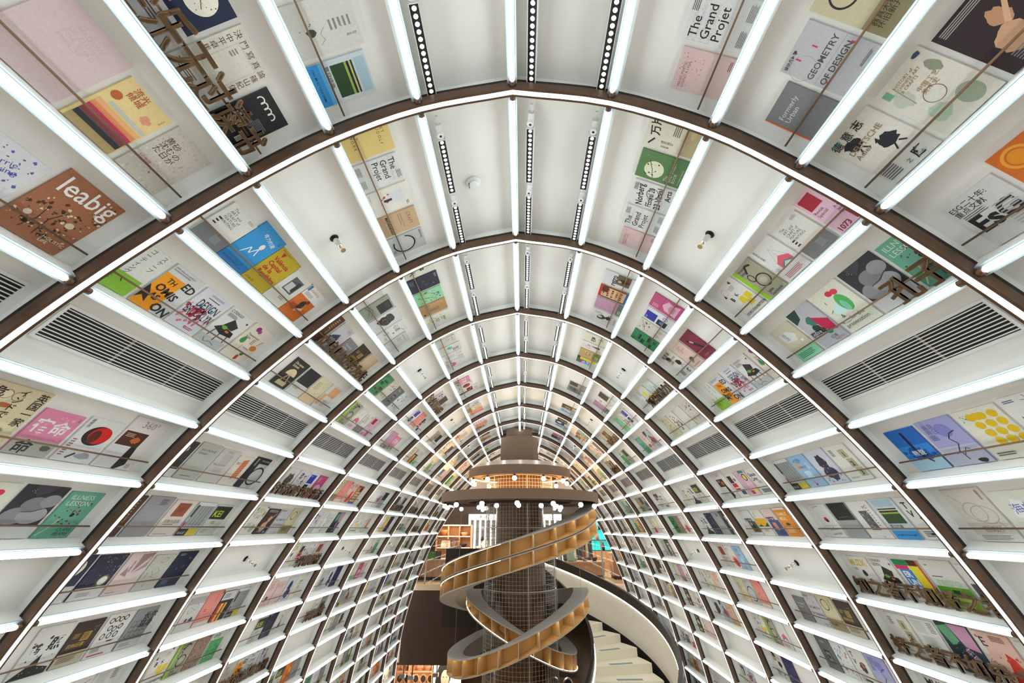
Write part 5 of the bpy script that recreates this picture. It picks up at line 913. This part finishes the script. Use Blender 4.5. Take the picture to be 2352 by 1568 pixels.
D('pinklist', 'pink listing book with yellow oval', 'd4b4c4', [('L', .06, .1, .5, .9, 18, 'c47a9a'), ('E', .68, .72, .2, .2, '20241c'), ('E', .68, .72, .14, .15, 'd0cc2c'), ('R', .4, .9, .9, 1, '2a8a7a'), ('R', .6, .1, .95, .3, 'd8cc6a'), ('R', .3, .06, .6, .2, 'b03a4a')])
D('orangebox', 'orange book with pale capitals', 'd6861f', [('T', 'FAMILY\nMEAL', .12, .72, .24, 'ecd8b0', 0, .01), ('B', .5, .42, .2, .08, 601, '3a302a'), ('L', .12, .1, .8, .3, 4, 'ecd0a0'), ('R', 0, .93, 1, 1, 'd4d0c8')])
D('retropink', 'pink magazine with blue portrait', 'd6c0c0', [('R', .1, 0, 1, .58, '3a4c7c'), ('B', .5, .36, .2, .26, 611, 'c88a70'), ('B', .6, .1, .3, .12, 612, '25406a'), ('T', 'retro', .06, .58, .34, '26262c', 0, .03)])
D('yellowpaint', 'white book with yellow painted hillside', 'd2d4c8', [('R', 0, .34, 1, .66, 'd8a81c'), ('P', [(0, .34), (.3, .44), (.5, .34)], '2c6a44'), ('P', [(.6, .34), (1, .5), (1, .34)], '234c38'), ('T', '木\n匠', .2, .82, .14, '8aa03a'), ('L', .3, .14, .8, .24, 3, '8a8c80')])
D('floralred', 'white book with flower mass', 'd4d4cc', [('S', 621, 30, .2, .1, .9, .7, .07, '5a7a44'), ('S', 622, 12, .2, .4, .7, .8, .06, 'b83a3c'), ('T', '花事', .2, .82, .14, '3a3a34')])
D('foliage', 'beige book with dried leaves', 'cfc4a8', [('S', 631, 26, .1, .1, .9, .9, .07, 'b0a078'), ('S', 632, 10, .2, .2, .8, .8, .05, '8a7c54')])
D('lemon', 'white book with two yellow lemons', 'd6d6c6', [('E', .36, .66, .2, .16, 'd8cc14'), ('E', .62, .4, .18, .15, 'cfc010'), ('L', .1, .1, .5, .2, 3, '8a8c74')])
D('paint', 'pale blue painted book', 'c6d2cc', [('S', 641, 16, .05, .05, .95, .95, .1, '9cc4c8'), ('S', 642, 9, .1, .2, .9, .9, .09, 'd0d4a0'), ('W', [(.1, .2), (.6, .3), (.9, .6)], .05, '44508c')])
D('navyplain', 'plain deep indigo book', '262454', [('L', .2, .2, .5, .3, 3, '8a88b0')], .17, .24)
D('redpink', 'white book with red wedge', 'd6ccc6', [('P', [(.3, 0), (1, 0), (1, .4), (.5, .3)], 'c8283c'), ('L', .1, .6, .6, .8, 4, '8a7a74')])
D('redsun', 'white book with large red sun', 'd6d2cc', [('E', .66, .3, .34, .36, 'd8a08c'), ('E', .7, .27, .28, .3, 'd0543c'), ('E', .74, .24, .2, .22, 'c02a1c'), ('T', '海之', .1, .8, .16, '3a3a5a')])
D('musicphoto', 'monochrome musicians photo book', '8a8a88', [('B', .35, .5, .2, .36, 651, '1e1e20'), ('B', .7, .46, .18, .34, 652, '2a2a2c'), ('E', .36, .78, .07, .08, 'c8c8c4'), ('E', .7, .74, .07, .08, 'c0c0bc'), ('R', 0, 0, 1, .12, '3a3a3c')])
# ---------------------------------------------------------------- what stands in each niche, near to far
CELLS = {
 (0, -1, 1): 'greyline callme', (0, -1, 2): 'clock duel wave', (0, -1, 3): 'pinkemboss sunset sand', (0, -1, 4): 'purple leabig',
 (0, 1, 1): 'gp pinkposter', (0, 1, 2): 'circle geometry formerly', (0, 1, 3): 'darkphoto ceramics adler', (0, 1, 4): 'bkyellow orange esg',
 (1, -1, 1): 'oudolf gp perfume craft arc', (1, -1, 3): 'portrait artcraft blue mustard smallphoto orangechair', (1, -1, 4): 'scape thomas brooklyn piano veggie',
 (1, -1, 6): 'english hotel redmoon three60', (1, -1, 7): 'rabbit stone illness',
 (1, 1, 1): 'brush bird norberg gp pinkposter', (1, 1, 3): 'revue artcraft chevron bitke bkyellow', (1, 1, 4): 'illness stone rabbit dragon beigechar',
 (1, 1, 6): 'esg luhmann circles lavender diver', (1, 1, 7): 'diver seal gender',
 (2, -1, 1): 'yellowblack navyspace greenfloral tan yellowlines', (2, -1, 2): 'graynote greydark inkdark reddot graynote', (2, -1, 3): 'brown tower formerly browngold tanarc',
 (2, -1, 4): 'blackfont blackplain beigegrid paleorange', (2, -1, 6): 'blacksplash jean public orangestack blackring', (2, -1, 7): 'brown greylines rust stripe kei',
 (2, -1, 8): 'clock night fan geo navyspace', (2, -1, 9): 'duel splash browngold rings waves', (2, -1, 10): 'circles luhmann reddot textpage',
 (2, 1, 1): 'retrobike quilt pinkgrey bw', (2, 1, 2): 'pinkmap bluepair inkbird greenbuild', (2, 1, 3): 'maroonpen peach adler', (2, 1, 4): 'veggie piano brooklyn thomas scape',
 (2, 1, 6): 'numbers hair collage stripe', (2, 1, 7): 'tv callme photom blackgrey vinyl', (2, 1, 8): 'pp retrogreen colorblock piano muzik',
 (2, 1, 9): 'faint redart tealpink textpage numbers', (2, 1, 10): 'muzikbw tan perfume textpage muzikbw',
 (3, -1, 1): 'graynote tealblob textpage chevron', (3, -1, 3): 'greenbuild inkbird greyframe sketch', (3, -1, 4): 'bitke chevron artcraft revue',
 (3, -1, 6): 'darkfur gothic bluepair pinkmap', (3, -1, 7): 'ceramics darkphoto geometry circle', (3, -1, 9): 'greyfaces salmon flagstripes stripe', (3, -1, 10): 'bkyellow bitke brownphoto greentxt',
 (3, 1, 1): 'yellowblack cone greentan colorblock', (3, 1, 3): 'paint lemon textpage', (3, 1, 4): 'inkbird faint floralred foliage',
 (3, 1, 6): 'space pinklist redstack three60', (3, 1, 7): 'orangebox retropink yellowpaint retrobike', (3, 1, 9): 'browngold circle geometry formerly', (3, 1, 10): 'lavender tv sketch greyframe',
 (4, -1, 1): 'hotel redmoon three60', (4, -1, 2): 'gothic blackgrey reddot', (4, -1, 3): 'bluepair salmon redstack', (4, -1, 4): 'textpage pinkgrey hotel faint',
 (4, -1, 6): 'circle salmon redart quilt', (4, -1, 7): 'gothic textpage graynote tealpink', (4, -1, 8): 'muzik redstack sketch rust', (4, -1, 9): 'peach pinkposter hair yellowlines', (4, -1, 10): 'kei navyspace cone',
 (4, 1, 1): 'greydark waves', (4, 1, 2): 'blackplain reddot pinkgrey', (4, 1, 3): 'bluepair floralred greenfloral', (4, 1, 4): 'dragon peach illness',
 (4, 1, 6): 'kei splash yellowlines', (4, 1, 7): 'blackring greylines navyspace splash', (4, 1, 8): 'collage redsun rust', (4, 1, 9): 'salmon arc beigegrid', (4, 1, 10): 'chevron bitke bkyellow', (4, 1, 11): 'navyplain adler',
 (4, 1, 12): 'lemon textpage diver'}
SIGNS = {(0, -1, 2): ('至乐无过读书', .37, .94), (1, 1, 4): ('孔子', .05, .28), (2, 1, 8): ('知之者不如好之者', .04, .96), (2, 1, 9): ('好之者不如乐之者', .04, .96),
 (2, -1, 3): ('立身以立学为先', .16, .95), (3, -1, 6): ('活书活读书读书活', .08, .97), (3, 1, 3): ('知识就是力量', .1, .75), (4, -1, 2): ('读书万卷', .1, .9), (4, -1, 8): ('开卷有益', .45, .95),
 (4, -1, 11): ('人的知识就是力量', .08, .96), (4, -1, 12): ('人的知识就是力量', .3, .96), (5, 1, 3): ('读书破万卷', .2, .8), (6, -1, 6): ('活书活读书', .1, .9), (7, -1, 6): ('读书活书', .1, .9), (5, -1, 10): ('开卷有益', .4, .9), (6, 1, 4): ('知识就是', .2, .8), (9, -1, 6): ('读书', .4, .9), (8, -1, 7): ('读书活', .2, .9)}
CLEN = .93
keys = sorted(DS); RND = random.Random(11)
_bm = {}
def design(k):
    if k not in _bm: d = DS[k]; _bm[k] = cover_mesh('book', d[3], d[4], d[1], d[2])
    return _bm[k]
cands = []; lettered = []
for j in range(NB):
    for side in (-1, 1):
        for c in range(1, 17):
            if kind_of(side, c, j) != 'books' or not cell_visible(side, c, j): continue
            rod(side, c, j)
            if (j, side, c) in SIGNS: lettered.append((j, side, c))
            names = CELLS.get((j, side, c))
            if names is None:
                if RND.random() < .03: continue
                n = RND.choice((2, 3, 3, 3, 4) if j > 4 else (3, 4, 4, 4)); names = ' '.join(RND.choice(keys) for _ in range(n))
            names = names.split(); _, _, _, L = cell(side, c); u = .925
            for i, k in enumerate(reversed(names)):
                d = DS[k]; w_, h_ = d[3], min(d[4], L-.055); u0 = u-w_
                if u0 < .0: break
                gap = .02 if len(names) < 6 else .004
                mid = px(*cell_pt(side, c, j, u0+w_/2, .14)); n_in = sum(in_frame([tuple(cell_pt(side, c, j, uu, vv))], 0) for uu in (u0, u0+w_) for vv in (.03, .03+h_))
                if mid and n_in:
                    sh = w_*h_/(mid[2]**2)*n_in/4
                    b_, d_, n_, L_ = cell(side, c); q = cell_pt(side, c, j, u0+w_/2, .14); cosv = abs(Vector((n_.x, 0, n_.y)).dot(q.normalized()))
                    # hidden behind the column and the ribbons, or behind the stair
                    blk = 1 if not (1010 < mid[0] < 1380 and mid[1] > 1040) else .2
                    cands.append((sh*cosv*blk, j, side, c, k, u0, h_/d[4], i, len(names)))
                u = u0-gap
cands.sort(key=lambda t: -t[0])
def matrix_for(j, side, c, k, u0, sy):
    d = DS[k]; uu = u0 if side < 0 else u0+d[3]
    return cell_mat(side, c, j, uu, .024, .0015) @ Matrix.Diagonal((1, sy, 1, 1))
FROM = 'first second third fourth fifth sixth'.split()
NT = 300
for s_, j, side, c, k, u0, sy, i, n in cands[:NT]:
    o = obj('book', design(k)); o.matrix_world = matrix_for(j, side, c, k, u0, sy)
    desc = DS[k][0]
    lab = f'{desc}, {FROM[i]} from far end, {ORD[c]} row down, {SIDE[side]}, {ORD[j]} bay in'
    if len(lab.replace(',', '').split()) > 16: lab = f'{desc}, {FROM[i]} from far, {ORD[c]} row, {SIDE[side]}, {ORD[j]} bay'
    tag(o, lab, 'book', 'books face out in the vault niches')
rest = cands[NT:]
if rest:
    cache = {}; vs, fs, buf = [], [], []
    for s_, j, side, c, k, u0, sy, i, n in rest:
        me = design(k)
        if k not in cache:
            at = me.color_attributes['Col'].data; cache[k] = ([v.co.copy() for v in me.vertices], [(tuple(p.vertices), tuple(at[p.loop_start].color)) for p in me.polygons])
        v, f = cache[k]; m = matrix_for(j, side, c, k, u0, sy); o0 = len(vs); vs += [tuple(m @ p) for p in v]
        for ix, col in f: fs.append(tuple(o0+q for q in ix)); buf += list(col)*len(ix)
    me = bpy.data.meshes.new('book_covers'); me.from_pydata(vs, [], fs); me.materials.append(M['print'])
    a = me.color_attributes.new('Col', 'FLOAT_COLOR', 'CORNER'); a.data.foreach_set('color', buf); me.update()
    tag(obj('book_covers', me), 'many small books face out in the far bays of the vault', 'books', None, 'stuff')
# bronze lettering on the rods
STROKE = ((-.017, -.017), (.017, -.017), (-.017, .017), (.017, .017))   # thickens each stroke, keeps its corners square
for j, side, c in lettered:
    s, ua, ub = SIGNS[(j, side, c)]; n = len(s); pitch = (ub-ua)/n; v, f = text_mesh(s, 0, 1, .045, 2); x1 = max(p.x for p in v)
    ht = min(.098, pitch*1.0) if n > 4 else min(.125, pitch*1.0)
    if (j, side, c) == (0, -1, 2): ht = .13
    sx, sy = (ub-ua)/x1, ht/.92
    me = bpy.data.meshes.new('bronze_lettering'); me.from_pydata([((p.x+ox)*sx*S, (p.y+oy-.38)*sy*S, p.z*.10*S) for ox, oy in STROKE for p in v], [], [tuple(i+q*len(v) for i in fc) for q in range(4) for fc in f]); me.materials.append(M['bronze2']); me.update()
    o = obj('bronze_lettering', me); o.matrix_world = cell_mat(side, c, j, ua if side < 0 else ub, .076, .034)
    tag(o, f'bronze lettering on a rod, {where(side, c, j)}', 'lettering', 'bronze lettering on the niche rods')
bpy.data.objects.remove(_to)
